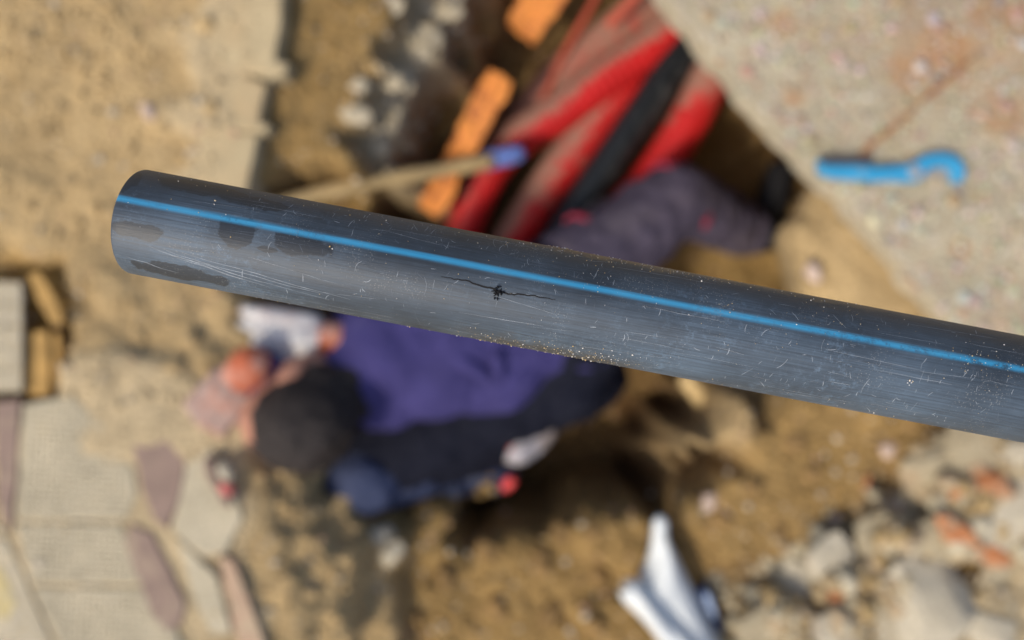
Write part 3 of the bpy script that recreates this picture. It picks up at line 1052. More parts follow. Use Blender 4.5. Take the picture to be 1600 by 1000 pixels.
ws = empty('plastic_sheet', P(1050, 930, -0.16))
V, F = sheet([(1023, 812, 1041, 814), (1018, 838, 1040, 836), (1015, 860, 1050, 858), (1008, 885, 1064, 886), (1000, 912, 1078, 915), (1002, 945, 1093, 948), (1030, 1000, 1122, 1000), (1075, 1080, 1170, 1075), (1110, 1150, 1215, 1140)], 0.05, 0.008, -0.14)
o = link('main_fold', mesh('main_fold', V, F, M_white), ws)
o.modifiers.new('thickness', 'SOLIDIFY').thickness = 0.003
V, F = sheet([(967, 918, 980, 904), (972, 932, 996, 908), (988, 950, 1016, 925), (1012, 975, 1044, 955), (1035, 1002, 1072, 985), (1078, 1060, 1120, 1035), (1110, 1140, 1165, 1110)], 0.055, 0.004, -0.115)
o = link('side_fold', mesh('side_fold', V, F, M_white), ws)
o.modifiers.new('thickness', 'SOLIDIFY').thickness = 0.003
V, F = tube_np(spline([P(1031, 806, -.10), P(1031, 822, -.105), P(1028, 842, -.11)], 8), [.004, .011, .013, .014, .013, .012, .012, .011], 10)
link('rolled_tip', mesh('rolled_tip', V, F, M_white), ws)
tag(ws, 'white folded plastic sheet with two points sticking up from the soil', 'plastic sheet')
bl = empty('blue_scrap', P(1105, 945, -.17))
V, F = tube_np(spline([P(1092, 918, -.15), P(1104, 945, -.15), P(1120, 985, -.16), P(1135, 1020, -.17)], 10), 0.016, 12)
link('tube', mesh('tube', V, F, plain_mat('navy_plastic', (0.02, 0.04, 0.10), 0.5)), bl)
V, F = tube_np(spline([P(1103, 925, -.13), P(1109, 943, -.128), P(1117, 965, -.132)], 8), [.003, .006, .007, .007, .007, .006, .005, .003], 8)
link('pale_edge', mesh('pale_edge', V, F, plain_mat('pale_blue_plastic', (0.32, 0.40, 0.55), 0.5)), bl)
tag(bl, 'dark blue plastic scrap tucked behind the white sheet', 'scrap')

# small things at the pit edge
tl = empty('hand_tool', P(350, 745, 0.01))
V, F = tube_np(spline([P(326, 712, .015), P(334, 740, .016), P(346, 765, .016), P(358, 792, .014)], 12), [.006, .010, .012, .012, .012, .011, .010, .009, .009, .008, .007, .005], 10)
link('shank', mesh('shank', V, F, plain_mat('brown_steel', (0.19, 0.13, 0.10), 0.6)), tl)
V, F = tube_np(spline([P(345, 757, .026), P(357, 764, .028), P(367, 768, .026)], 8), [.005, .009, .0105, .011, .011, .0105, .009, .004], 10)
link('red_grip', mesh('red_grip', V, F, plain_mat('red_rubber', (0.50, 0.13, 0.11), 0.5)), tl)
V, F = tube_np(spline([P(345, 722, .022), P(354, 738, .024), P(360, 752, .02)], 8), [.006, .011, .013, .013, .012, .011, .009, .005], 10)
link('grey_collar', mesh('grey_collar', V, F, M_pale), tl)
tag(tl, 'small brown hand tool with a red grip lying left of the worker', 'hand tool')
V, F = tube_np(spline([P(786, 764, -.33), P(795, 755, -.325), P(803, 746, -.32)], 8), [.006, .011, .013, .013, .013, .013, .012, .007], 12)
tag(link('red_plug', mesh('red_plug', V, F, plain_mat('pink_red_plastic', (0.70, 0.07, 0.07), 0.45))), 'small pinkish red plastic plug beside the navy trouser leg', 'plug')

# ------------------------------------------------------------------ worker in the pit
def sph(c, r, rot=None):
    v, f = ICO3
    v = v * np.array(r if hasattr(r, '__len__') else (r, r, r))
    if rot is not None:
        v = v @ np.array(rot.to_3x3() if hasattr(rot, 'to_3x3') else rot).T
    return v + np.array(tuple(c)), f


def cap(a, b, ra, rb, n=10, seg=20, ell=None):
    """tapered capsule"""
    a, b = Vector(a), Vector(b)
    d = (b - a)
    L = d.length
    t = d.normalized()
    s_ = t.orthogonal().normalized()
    u_ = t.cross(s_)
    prof = []
    for k in range(1, 6):
        an = math.pi / 2 * k / 6
        prof.append((-ra * math.cos(an), ra * math.sin(an)))
    for k in range(n + 1):
        prof.append((L * k / n, ra + (rb - ra) * k / n))
    for k in range(1, 6):
        an = math.pi / 2 * k / 6
        prof.append((L + rb * math.sin(an), rb * math.cos(an)))
    V = [a - t * ra]
    for h, r_ in prof:
        for j in range(seg):
            an = 2 * math.pi * j / seg
            V.append(a + t * h + (s_ * math.cos(an) + u_ * math.sin(an)) * r_)
    V.append(b + t * rb)
    F = []
    m = len(prof)
    for j in range(seg):
        F.append([0, 1 + (j + 1) % seg, 1 + j])
        e = 1 + (m - 1) * seg
        F.append([e + j, e + (j + 1) % seg, len(V) - 1])
    for i in range(m - 1):
        for j in range(seg):
            p, q = 1 + i * seg + j, 1 + i * seg + (j + 1) % seg
            F.append([p, q, q + seg, p + seg])
    return np.array([tuple(x) for x in V]), F


def fuse(name, shapes, mat, voxel=0.007, smooth=6, parent=None, wr=None):
    """melt overlapping solids into one continuous surface"""
    V, F, n = [], [], 0
    for v, f in shapes:
        V.append(v)
        F += [[i + n for i in q] for q in f]
        n += len(v)
    me = mesh(name, np.concatenate(V), F, None, True)
    o = bpy.data.objects.new(name, me)
    COL.objects.link(o)
    m = o.modifiers.new('r', 'REMESH')
    m.mode = 'VOXEL'
    m.voxel_size = voxel
    m.use_smooth_shade = True
    if smooth:
        s_ = o.modifiers.new('s', 'SMOOTH')
        s_.iterations = smooth
        s_.factor = 0.5
    dg = bpy.context.evaluated_depsgraph_get()
    me2 = bpy.data.meshes.new_from_object(o.evaluated_get(dg))
    bpy.data.objects.remove(o)
    bpy.data.meshes.remove(me)
    me2.name = name
    me2.materials.clear()
    me2.materials.append(mat)
    me2.polygons.foreach_set('use_smooth', [True] * len(me2.polygons))
    if wr:
        v, nn = verts_np(me2), normals_np(me2)
        set_verts(me2, v + nn * wr(v)[:, None])
    return link(name, me2, parent)


M_skin = plain_mat('skin', (0.42, 0.20, 0.13), 0.55, 20, 0.9, 1.1, 0.1, 0.001)
M_hair = plain_mat('dark_hair', (0.022, 0.016, 0.014), 0.6, 90, 0.7, 1.3, 0.8, 0.004)
M_jacket = cloth_mat('indigo_cloth', (0.046, 0.040, 0.135), (0.13, 0.12, 0.20), 0.55, 0.75, 0.35)
M_trouser = cloth_mat('navy_cloth', (0.008, 0.009, 0.017), (0.14, 0.13, 0.14), 0.62, 0.74, 0.35)
M_trouser_dusty = cloth_mat('dusty_cloth', (0.075, 0.062, 0.088), (0.16, 0.13, 0.13), 0.50, 0.72, 0.5)
M_trim = plain_mat('red_trim', (0.30, 0.03, 0.06), 0.7)
M_reflect = plain_mat('grey_tape', (0.20, 0.20, 0.225), 0.5)
M_glove = plain_mat('white_glove', (0.50, 0.49, 0.48), 0.9, 30, 0.85, 1.1, 0.4, 0.002, ((0.45, 0.33, 0.30), 14, 0.5, 0.65, 0.6))
M_glove2 = plain_mat('dirty_glove', (0.34, 0.24, 0.20), 0.9, 30, 0.8, 1.1, 0.4, 0.002, ((0.36, 0.15, 0.10), 16, 0.5, 0.6, 0.7))
M_cuff = plain_mat('orange_cuff', (0.42, 0.11, 0.05), 0.85, 30, 0.85, 1.1, 0.3, 0.002, ((0.62, 0.36, 0.27), 12, 0.48, 0.6, 0.7))
M_shoe = plain_mat('black_shoe', (0.010, 0.010, 0.012), 0.7)
M_shoe2 = plain_mat('grey_shoe', (0.36, 0.34, 0.36), 0.8, 30, .8, 1.1, .3, .003, ((0.36, 0.27, 0.2), 14, 0.5, 0.62, 0.6))

pelvis = P(880, 505, -0.20)
chest = P(690, 515, -0.15)
uchest = P(615, 545, -0.115)
neck = P(562, 585, -0.075)
headc = P(470, 632, -0.04)
shA, elA, wrA = P(628, 478, -0.13), P(690, 500, -0.33), P(522, 533, -0.09)
shB, elB, wrB = P(603, 602, -0.13), P(560, 578, -0.28), P(374, 592, -0.005)
hipA, knA, anA = P(845, 475, -0.22), P(1056, 312, -0.31), P(1180, 366, -0.52)
hipB, knB, anB = P(870, 575, -0.25), P(574, 722, -0.22), P(795, 706, -0.42)

man = empty('person', P(760, 560, -0.6))
tag(man, 'worker in a purple blue jacket crouching in the pit with white gloves', 'person')

# head frame: face turned down and to the left
fw = Vector((-0.86, 0.14, -0.44)).normalized()
upv = (headc - neck).normalized()
upv = (upv - fw * upv.dot(fw)).normalized()
upv = (upv + fw * 0.0).normalized()
rt = fw.cross(upv).normalized()
HR = Matrix((rt, fw, upv)).transposed()          # columns: right, forward, up


def hd(x, y, z):
    return headc + HR @ Vector((x, y, z))


body_shapes = [
    sph(hd(0, -0.012, 0.03), (0.076, 0.094, 0.088), HR), sph(hd(0, 0.02, -0.03), (0.066, 0.075, 0.08), HR),
    sph(hd(0, 0.055, -0.085), (0.04, 0.04, 0.035), HR), cap(hd(0.035, 0.0, -0.06), hd(0.015, 0.06, -0.095), 0.032, 0.028), cap(hd(-0.035, 0.0, -0.06), hd(-0.015, 0.06, -0.095), 0.032, 0.028),
    cap(hd(0, 0.092, 0.012), hd(0, 0.116, -0.03), 0.010, 0.015, 6, 12), sph(hd(0, 0.118, -0.034), 0.013), sph(hd(0.012, 0.106, -0.036), 0.009), sph(hd(-0.012, 0.106, -0.036), 0.009),
    cap(hd(-0.035, 0.083, 0.022), hd(0.035, 0.083, 0.022), 0.013, 0.013, 6, 12),
    cap(hd(-0.018, 0.094, -0.062), hd(0.018, 0.094, -0.062), 0.008, 0.008, 6, 12), cap(hd(-0.016, 0.092, -0.073), hd(0.016, 0.092, -0.073), 0.009, 0.009, 6, 12),
    sph(hd(0.045, 0.065, -0.025), (0.022, 0.022, 0.022)), sph(hd(-0.045, 0.065, -0.025), (0.022, 0.022, 0.022)),
    sph(hd(0.080, -0.012, -0.01), (0.010, 0.022, 0.034), HR), sph(hd(-0.080, -0.012, -0.01), (0.010, 0.022, 0.034), HR),
    cap(neck, hd(0, -0.02, -0.03), 0.058, 0.054),
    cap(uchest, neck, 0.07, 0.058), cap(uchest, chest, 0.10, 0.11), cap(chest, pelvis, 0.11, 0.12), cap(shA, shB, 0.055, 0.055),
    cap(shA, elA, 0.045, 0.038), cap(elA, wrA, 0.038, 0.027), cap(shB, elB, 0.045, 0.038), cap(elB, wrB, 0.038, 0.027),
    cap(hipA, knA, 0.075, 0.052), cap(knA, anA, 0.052, 0.038), cap(hipB, knB, 0.075, 0.052), cap(knB, anB, 0.052, 0.038), cap(hipA, hipB, 0.09, 0.09),
]
body = fuse('body', body_shapes, M_skin, 0.006, 3, man)
# short dark hair cap
hs = [sph(hd(0, -0.034, 0.036), (0.083, 0.098, 0.090), HR), sph(hd(0, -0.045, 0.0), (0.078, 0.072, 0.085), HR), cap(hd(-0.03, -0.075, -0.05), hd(0.03, -0.075, -0.05), 0.03, 0.03)]
fuse('hair', hs, M_hair, 0.006, 2, man, lambda v: 0.006 * fbm(v, 60, 3, 3) + 0.004 * fbm(v, 24, 2, 4))
for sx in (-1, 1):
    v, f = sph(hd(0.031 * sx, 0.084, 0.004), 0.0125)
    link('eye', mesh('eye', v, f, plain_mat('eye_white', (0.7, 0.68, 0.65), 0.3, bump=0) if sx < 0 else bpy.data.materials['eye_white']), man)
    v, f = cap(hd(0.018 * sx, 0.097, 0.026), hd(0.046 * sx, 0.088, 0.024), 0.005, 0.004, 6, 10)
    link('eyebrow', mesh('eyebrow', v, f, M_hair), man)

# jacket
def folds(v):
    q = v.copy()
    a = q[:, 0] * 0.9 + q[:, 1] * 0.45
    b = -q[:, 0] * 0.45 + q[:, 1] * 0.9
    w1 = fbm(np.stack([a * 0.35, b, q[:, 2]], 1), 16, 3, 91)
    w2 = fbm(np.stack([a, b * 0.4, q[:, 2]], 1), 13, 3, 92)
    return 0.012 * w1 + 0.010 * np.abs(w2) + 0.003 * fbm(v, 45, 2, 93)


js = [cap(uchest, chest, 0.112, 0.135), cap(chest, pelvis, 0.135, 0.118), cap(shA, shB, 0.085, 0.085),
      sph(P(668, 565, -0.13), (0.14, 0.11, 0.10)), sph(P(760, 560, -0.16), (0.13, 0.11, 0.10)), sph(P(855, 500, -0.2), (0.10, 0.10, 0.12)),
      cap(P(630, 597, -0.14), P(755, 582, -0.18), 0.06, 0.052), cap(P(760, 578, -.18), P(860, 545, -.22), .047, .045),
      cap(shA, elA, 0.075, 0.070), cap(elA, elA.lerp(wrA, 0.80), 0.072, 0.056), cap(P(600, 500, -.13), P(560, 520, -.15), .07, .056),
      cap(shB, elB, 0.072, 0.062), cap(elB, elB.lerp(wrB, 0.90), 0.062, 0.044),
      cap(neck.lerp(uchest, 0.6), neck.lerp(uchest, 0.15), 0.085, 0.072)]
jk = fuse('jacket', js, M_jacket, 0.007, 6, man, folds)
# folds that run from the armpit to the waist
V, F = tube_np(spline([P(700, 548, -.03), P(740, 575, -.045), P(785, 600, -.07)], 10), [.004, .010, .013, .014, .014, .014, .013, .012, .009, .004], 10)
link('fold', mesh('fold', V, F, M_jacket), jk)
V, F = tube_np(spline([P(780, 545, -.04), P(778, 575, -.05), P(790, 606, -.09)], 10), [.003, .008, .011, .012, .012, .012, .011, .010, .008, .003], 10)
link('fold', mesh('fold', V, F, M_jacket), jk)
# collar ring
nd = (neck - uchest).normalized()
cs_, cu_ = nd.orthogonal().normalized(), nd.cross(nd.orthogonal().normalized())
ring = [neck.lerp(uchest, 0.12) + (cs_ * math.cos(a) + cu_ * math.sin(a)) * 0.068 for a in np.linspace(0, 2 * math.pi, 28)]
V, F = tube_np(ring, 0.013, 8, False)
link('collar', mesh('collar', V, F, M_jacket), jk)


# trousers
def tfold(v):
    return 0.010 * np.abs(fbm(v, 18, 3, 95)) + 0.008 * fbm(v, 30, 3, 96)


ts = [cap(hipA, hipB, 0.12, 0.12),
      cap(hipB, knB, 0.110, 0.082), cap(knB, anB.lerp(knB, .10), 0.082, 0.062), sph(pelvis, (0.13, 0.13, 0.12)),
      cap(P(930, 590, -.36), P(700, 690, -.30), 0.07, 0.09)]
tr = fuse('trousers', ts, M_trouser, 0.007, 5, man, tfold)
leg_far = fuse('trouser_leg', [cap(hipA.lerp(knA, .25), knA, 0.102, 0.076), cap(knA, anA.lerp(knA, .12), 0.076, 0.060)], M_trouser_dusty, 0.007, 5, tr, tfold)
leg_far['label'] = 'dusty purple grey rear trouser leg'


def band(name, a, b, t, r, tube, mat, arc=(0, 6.283), par=tr, ends=False):
    c = a.lerp(b, t)
    d = (b - a).normalized()
    s_ = d.orthogonal().normalized()
    u_ = d.cross(s_)
    pts = [c + (s_ * math.cos(x) + u_ * math.sin(x)) * r for x in np.linspace(arc[0], arc[1], 40)]
    n = len(pts)
    V, F = [], []
    for i, p in enumerate(pts):
        rad = (p - c).normalized()
        for (h, q) in ((-tube, -.004), (-tube, .004), (tube, .004), (tube, -.004)):
            V.append(p + d * h + rad * q)
    for i in range(n - 1):
        uz = (pts[i] - c).normalized().z
        if ends and not (-0.5 < uz < 0.62):
            continue
        for j in range(4):
            F.append((i * 4 + j, i * 4 + (j + 1) % 4, (i + 1) * 4 + (j + 1) % 4, (i + 1) * 4 + j))
    return link(name, mesh(name, V, F, mat), par)


band('knee_trim', hipA, knA, 1.02, 0.084, 0.008, M_trim, ends=True)
band('reflective_band', hipA, knA, 0.60, 0.097, 0.013, M_reflect, (3.6, 5.6))
band('thigh_trim', hipA, knA, 0.42, 0.106, 0.005, M_trim, ends=True)
# front knee and shin edge: sunlight painted on as lighter slate cloth
M_trouser_lit = cloth_mat('lit_navy_cloth', (0.045, 0.056, 0.105), (0.20, 0.20, 0.22), 0.55, 0.72, 0.5)
fuse('lit_knee', [sph(knB + Vector((-0.005, -0.025, 0.02)), (0.085, 0.075, 0.085)), cap(knB + Vector((0.0, -0.04, 0.0)), P(640, 740, -.26), .065, .06)], M_trouser_lit, 0.006, 4, tr, tfold)
fuse('lit_shin', [cap(P(630, 742, -.27), P(775, 735, -.38), .056, .045)], M_trouser_lit, 0.006, 4, tr, tfold)
v, f = sph(P(700, 768, -.29), (0.028, 0.020, 0.018))
link('pocket_flap', mesh('pocket_flap', v, f, M_reflect), tr)


# shoes
def shoe(heel, toe, w_, mat, solemat, up=Vector((0, 0, 1))):
    d = (toe - heel).normalized()
    mid = heel.lerp(toe, 0.5)
    o = fuse('shoe', [cap(heel, mid, w_ * 0.92, w_ * 0.95), cap(mid, toe, w_ * 0.95, w_ * 0.82), cap(heel, heel + up * 0.06, w_ * .9, w_ * .85)], mat, 0.006, 4, man)
    return o


s1 = shoe(P(1192, 372, -.545), P(1218, 272, -.55), 0.042, M_shoe, M_shoe)
v, f = sph(P(1233, 305, -.50), (0.012, 0.03, 0.02))
s2 = shoe(P(808, 693, -.31), P(842, 668, -.32), 0.050, M_shoe2, M_shoe2, Vector((0, 0, 0.2)))
V, F = tube_np(spline([P(788, 664, -.28), P(790, 684, -.262), P(802, 704, -.28)], 8), [.008, .014, .016, .017, .017, .016, .014, .008], 10)
link('heel_tab', mesh('heel_tab', V, F, plain_mat('dull_red', (0.40, 0.09, 0.07), 0.7)), s2)


# gloved hands: palm, four unequal fingers with two bends, thumb from the side
def glove(wr, fwd, side, up, curl, label=None, thumb=1, scale=1.0, cl=0.075, gm_=None):
    fwd = fwd.normalized()
    side = (side - fwd * side.dot(fwd)).normalized()
    up = fwd.cross(side).normalized()
    if up.z < 0:
        up = -up
    q = lambda f_, s_, u_: wr + (fwd * f_ + side * s_ + up * u_) * scale
    sh = [cap(q(0, 0, 0), q(0.03, 0, 0), .031, .034), cap(q(0.02, -0.022, 0), q(0.085, -0.031, 0), 0.022, 0.017), cap(q(0.02, 0.022, 0), q(0.085, 0.031, 0), 0.022, 0.017),
          cap(q(0.02, 0.0, 0.002), q(0.09, 0.01, 0.003), 0.024, 0.018), cap(q(0.02, 0, 0.002), q(0.09, -0.01, 0.003), 0.024, 0.018)]
    for k, (s_, L) in enumerate(((-0.034, .062), (-0.012, .078), (0.011, .084), (0.033, .072))):
        a0 = q(0.088, s_, 0)
        l1, l2, l3 = L * .45, L * .32, L * .25
        th = curl * 0.55
        p1 = a0 + (fwd * math.cos(th) - up * math.sin(th) + side * s_ * 1.2) * l1 * scale
        th += curl * 0.75
        p2 = p1 + (fwd * math.cos(th) - up * math.sin(th) + side * s_ * .6) * l2 * scale
        th += curl * 0.5
        p3 = p2 + (fwd * math.cos(th) - up * math.sin(th)) * l3 * scale
        sh += [cap(a0, p1, .0128, .0115, 5, 12), cap(p1, p2, .0115, .0108, 5, 12), cap(p2, p3, .0108, .0092, 5, 12)]
    t0 = q(0.028, 0.03 * thumb, -0.006)
    t1 = q(0.060, 0.060 * thumb, -0.016)
    t2 = q(0.088, 0.070 * thumb, -0.026)
    t3 = q(0.108, 0.066 * thumb, -0.036)
    sh += [cap(t0, t1, .018, .0145, 5, 12), cap(t1, t2, .0142, .0125, 5, 12), cap(t2, t3, .0122, .0098, 5, 12)]
    g = fuse('glove', sh, gm_, 0.0032, 2, man, lambda v: 0.0012 * fbm(v, 90, 2, 7))
    cf = fuse('cuff', [cap(q(-cl, 0, 0), q(-0.002, 0, 0), .036, .034)], M_cuff, 0.004, 2, g, lambda v: 0.0015 * fbm(v, 60, 2, 9))
    return g


glove(wrA + Vector((-.012, .002, .02)), Vector((-1, 0.07, 0.10)), Vector((0.25, 1, 0.1)), None, 0.75, thumb=-1, scale=1.2, gm_=M_glove)
glove(wrB, Vector((-0.75, -0.85, -0.05)), Vector((0.8, -0.7, 0)), None, 0.8, thumb=1, scale=0.98, cl=0.03, gm_=M_glove2)

# ------------------------------------------------------------------ the black water pipe, held near the camera
PR = 0.016
axl, axr = P(205, 0, 0), None
D0 = 0.2230
kz = 2 * TAN * D0 / 1600
ang = math.atan2(-260.0, 1372.0)
mid = Vector((0, (500 - 457) * kz, CAM_Z - D0))
ex = Vector((math.cos(ang), math.sin(ang), 0))
ey = Vector((-math.sin(ang), math.cos(ang), 0))        # towards the top of the photo
x_left = ((219 - 800) / math.cos(ang)) * kz            # local x of the cut end
x_right = 0.62

pipe = empty('water_pipe', mid)
pipe.rotation_euler = (0, 0, ang)
tag(pipe, 'black plastic water pipe with a blue stripe held across the picture above the pit', 'pipe')


def plink(name, me):
    o = bpy.data.objects.new(name, me)
    COL.objects.link(o)
    o.parent = pipe
    return o


STRIPE_A = R(90 - 18)      # angle of the stripe: 90 deg = straight up at the camera


def surf(x, a, lift=0.0):
    """point on the pipe: a = angle, 0 deg towards top of photo (local +y), 90 deg up (+z)"""
    return Vector((x, math.cos(a) * (PR + lift), math.sin(a) * (PR + lift)))


def pipe_mat():
    M = Mat('pipe_plastic', 0.4)
    g = M.attr('pc', 'Vector')                 # x = metres along, y = angle (rad), z = 0
    sep = M.n('ShaderNodeSeparateXYZ')
    M.l(g, sep.inputs[0])
    X, A = sep.outputs[0], sep.outputs[1]
    ob = M.coord('Object')
    # fine drawn streaks along the pipe
    cmb = M.n('ShaderNodeCombineXYZ')
    M.l(M.math('MULTIPLY', X, 28.0), cmb.inputs[0])
    M.l(M.math('MULTIPLY', A, 26.0), cmb.inputs[1])
    streak = M.noise(1.0, 6, 0.7, cmb.outputs[0])
    cmb2 = M.n('ShaderNodeCombineXYZ')
    M.l(M.math('MULTIPLY', X, 90.0), cmb2.inputs[0])
    M.l(M.math('MULTIPLY', A, 55.0), cmb2.inputs[1])
    streak2 = M.noise(1.0, 5, 0.75, cmb2.outputs[0], 0.6)
    cloud = M.noise(28, 5, 0.6, ob)
    haze = M.math('MULTIPLY', M.ramp(streak, 0.22, 0.82), M.ramp(cloud, 0.34, 0.66, 0.22, 1.1))
    fine = M.ramp(streak2, 0.55, 0.75)
    chalk = M.math('MULTIPLY', M.ramp(M.noise(420, 6, 0.8, ob), 0.52, 0.72), M.ramp(M.noise(34, 4, 0.6, ob), 0.48, 0.66))
    scuff_and_light = M.math('ADD', M.math('ADD', M.math('MULTIPLY', haze, 0.85), 0.07), M.math('ADD', M.math('MULTIPLY', fine, 0.22), M.math('MULTIPLY', chalk, 0.75)))
    scuff_and_light = M.math('MULTIPLY', scuff_and_light, M.ramp(M.math('ADD', A, M.ramp(cloud, 0.2, 0.8, -0.3, 0.3)), 0.85, 1.65, 0.5, 1.0))  # scuffing dimmed on the upper half: sun-side brightness put into the colour
    # wiped, moist blots near the cut end
    blots = None
    kxy = [(495, 390, 44, 18), (400, 372, 30, 24), (262, 372, 40, 12), (330, 300, 70, 10), (300, 430, 70, 10), (420, 325, 50, 9), (228, 292, 22, 18), (445, 398, 16, 5)]
    wob = M.ramp(M.noise(150, 5, 0.6, ob), 0.2, 0.8, -0.95, 0.95)
    for px, py, sx, sy in kxy:
        dx, dy = (px - 800) * kz, (500 - py) * kz - mid.y
        lx = dx * ex.x + dy * ex.y
        ly = dx * ey.x + dy * ey.y
        la = math.acos(max(-0.98, min(0.98, ly / PR)))
        u = M.math('DIVIDE', M.math('SUBTRACT', X, lx), sx * kz)
        v = M.math('DIVIDE', M.math('SUBTRACT', A, la), sy * kz / PR / max(0.35, math.sin(la)))
        d = M.math('ADD', M.math('ADD', M.math('MULTIPLY', u, u), M.math('MULTIPLY', v, v)), wob)
        m_ = M.ramp(d, 1.08, 0.88)
        blots = m_ if blots is None else M.math('MAXIMUM', blots, m_)
    scuff_and_light = M.math('MULTIPLY', scuff_and_light, M.math('SUBTRACT', 1.0, M.math('MULTIPLY', blots, 0.82)))
    base = M.mix(scuff_and_light, (0.012, 0.0145, 0.018), (0.098, 0.146, 0.20))  # pale tone tinted blue to carry the sky's reflection
    # dust collected low on the flank
    spk = M.math('MULTIPLY', M.ramp(M.voro(1500, ob), 0.28, 0.12), M.ramp(M.noise(60, 4, 0.6, ob), 0.5, 0.66))
    base = M.mix(M.math('MULTIPLY', spk, 0.55), base, (0.30, 0.30, 0.28))
    # brown dust film along the back and mud low on the flank
    def span(v, a, b, c, d):
        return M.math('MULTIPLY', M.ramp(v, a, b), M.ramp(v, d, c))
    back = M.math('MULTIPLY', span(X, -0.03, 0.02, 0.09, 0.13), M.ramp(M.math('ADD', A, M.ramp(M.noise(120, 5, 0.7, ob), 0.2, 0.8, -0.25, 0.25)), 0.52, 0.25))
    low = M.math('MULTIPLY', span(X, -0.02, 0.0, 0.03, 0.045), M.ramp(M.math('ADD', A, M.ramp(M.noise(150, 5, 0.7, ob), 0.2, 0.8, -0.3, 0.3)), 2.45, 2.75))
    base = M.mix(M.math('MULTIPLY', back, 0.75), base, (0.20, 0.135, 0.06))
    base = M.mix(M.math('MULTIPLY', low, 0.7), base, (0.045, 0.038, 0.028))
    # blue line co-extruded in the wall, softly edged
    wob2 = M.ramp(M.noise(1.0, 4, 0.6, cmb.outputs[0]), 0.2, 0.8, -0.018, 0.018)
    da = M.math('ABSOLUTE', M.math('ADD', M.math('SUBTRACT', A, STRIPE_A), wob2))
    s1 = M.ramp(da, 0.098, 0.004)
    s1.node.interpolation_type = 'SMOOTHSTEP'
    blue = M.mix(M.math('MULTIPLY', haze, 0.5), (0.022, 0.225, 0.42), (0.11, 0.38, 0.56))
    wear = M.math('MULTIPLY', M.ramp(X, 0.04, 0.14), M.ramp(M.noise(330, 5, 0.75, ob), 0.5, 0.62))
    spk = M.math('MAXIMUM', spk, wear)
    s1 = M.math('MULTIPLY', s1, M.math('SUBTRACT', 1.0, M.math('MULTIPLY', M.math('MAXIMUM', chalk, spk), 0.75)))
    base = M.mix(s1, base, blue)
    M.color(base)
    M.rough(M.ramp(M.math('ADD', M.math('MULTIPLY', scuff_and_light, 0.5), M.math('MULTIPLY', streak, 0.5)), 0.1, 0.8, 0.44, 0.66))
    M.b.inputs['Specular IOR Level'].default_value = 0.5
    h = M.math('ADD', M.math('MULTIPLY', streak2, 0.6), M.math('MULTIPLY', streak, 0.6))
    M.bump(h, 0.25, 0.0004)
    return M.m


M_pipe = pipe_mat()


def pipe_shell(name, a0, a1, lift, na, nx, closed):
    xs_ = np.linspace(x_left, x_right, nx)
    V, C = [], []
    rows = []
    # rounded lip then outer wall, bore inside
    prof = [(x_left + 0.0007, PR - 0.0030, 1)] if closed else []
    if closed:
        prof = [(x_left + 0.10, PR - 0.0032), (x_left + 0.0004, PR - 0.0032), (x_left, PR - 0.0028), (x_left, PR - 0.0005), (x_left + 0.0002, PR - 0.00015)]
    prof += [(x, PR + lift) for x in (np.concatenate([[x_left + 0.0012], xs_[1:]]) if not closed else np.concatenate([[x_left + 0.0006], xs_[1:]]))]
    if closed:
        prof += [(x_right, PR - 0.0032), (x_right - 0.1, PR - 0.0032)]
    m = na if closed else na + 1
    for x, r_ in prof:
        for j in range(m):
            a = a0 + (a1 - a0) * j / na
            V.append((x, math.cos(a) * r_, math.sin(a) * r_))
            C.append((x, a, 0))
    F = []
    for i in range(len(prof) - 1):
        for j in range(na):
            j2 = (j + 1) % m
            F.append((i * m + j, (i + 1) * m + j, (i + 1) * m + j2, i * m + j2))
    me = mesh(name, V, F, M_pipe)
    at = me.attributes.new('pc', 'FLOAT_VECTOR', 'POINT')
    at.data.foreach_set('vector', np.array(C, np.float32).ravel())
    return me


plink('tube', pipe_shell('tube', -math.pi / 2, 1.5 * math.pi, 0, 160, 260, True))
plink('blue_stripe', pipe_shell('blue_stripe', STRIPE_A - 0.13, STRIPE_A + 0.13, 0.00005, 12, 260, False))


def on_pipe(px, py):
    """local x and angle of the pipe point seen at a photo position (near side)"""
    dx, dy = (px - 800) * kz, (500 - py) * kz - mid.y
    lx = dx * ex.x + dy * ex.y
    ly = dx * ey.x + dy * ey.y
    return lx, math.acos(max(-0.995, min(0.995, ly / PR)))


# scratches: short light nicks and longer hairlines lying on the skin of the pipe
def strokes(name, lst, mat, lift=0.00004):
    V, F = [], []
    for pts, wd in lst:
        n = len(V)
        m = len(pts)
        for i, (x, a) in enumerate(pts):
            x2, a2 = pts[min(i + 1, m - 1)]
            x1, a1 = pts[max(i - 1, 0)]
            tx, ta = x2 - x1, (a2 - a1) * PR
            L = math.hypot(tx, ta) or 1
            nx__, na__ = -ta / L, tx / L
            ww = wd * (0.25 + 0.75 * math.sin(math.pi * (i + 0.5) / m))
            V.append(surf(x + nx__ * ww, a + na__ * ww / PR, lift))
            V.append(surf(x - nx__ * ww, a - na__ * ww / PR, lift))
        for i in range(m - 1):
            F.append((n + 2 * i, n + 2 * i + 1, n + 2 * i + 3, n + 2 * i + 2))
    return plink(name, mesh(name, V, F, mat))


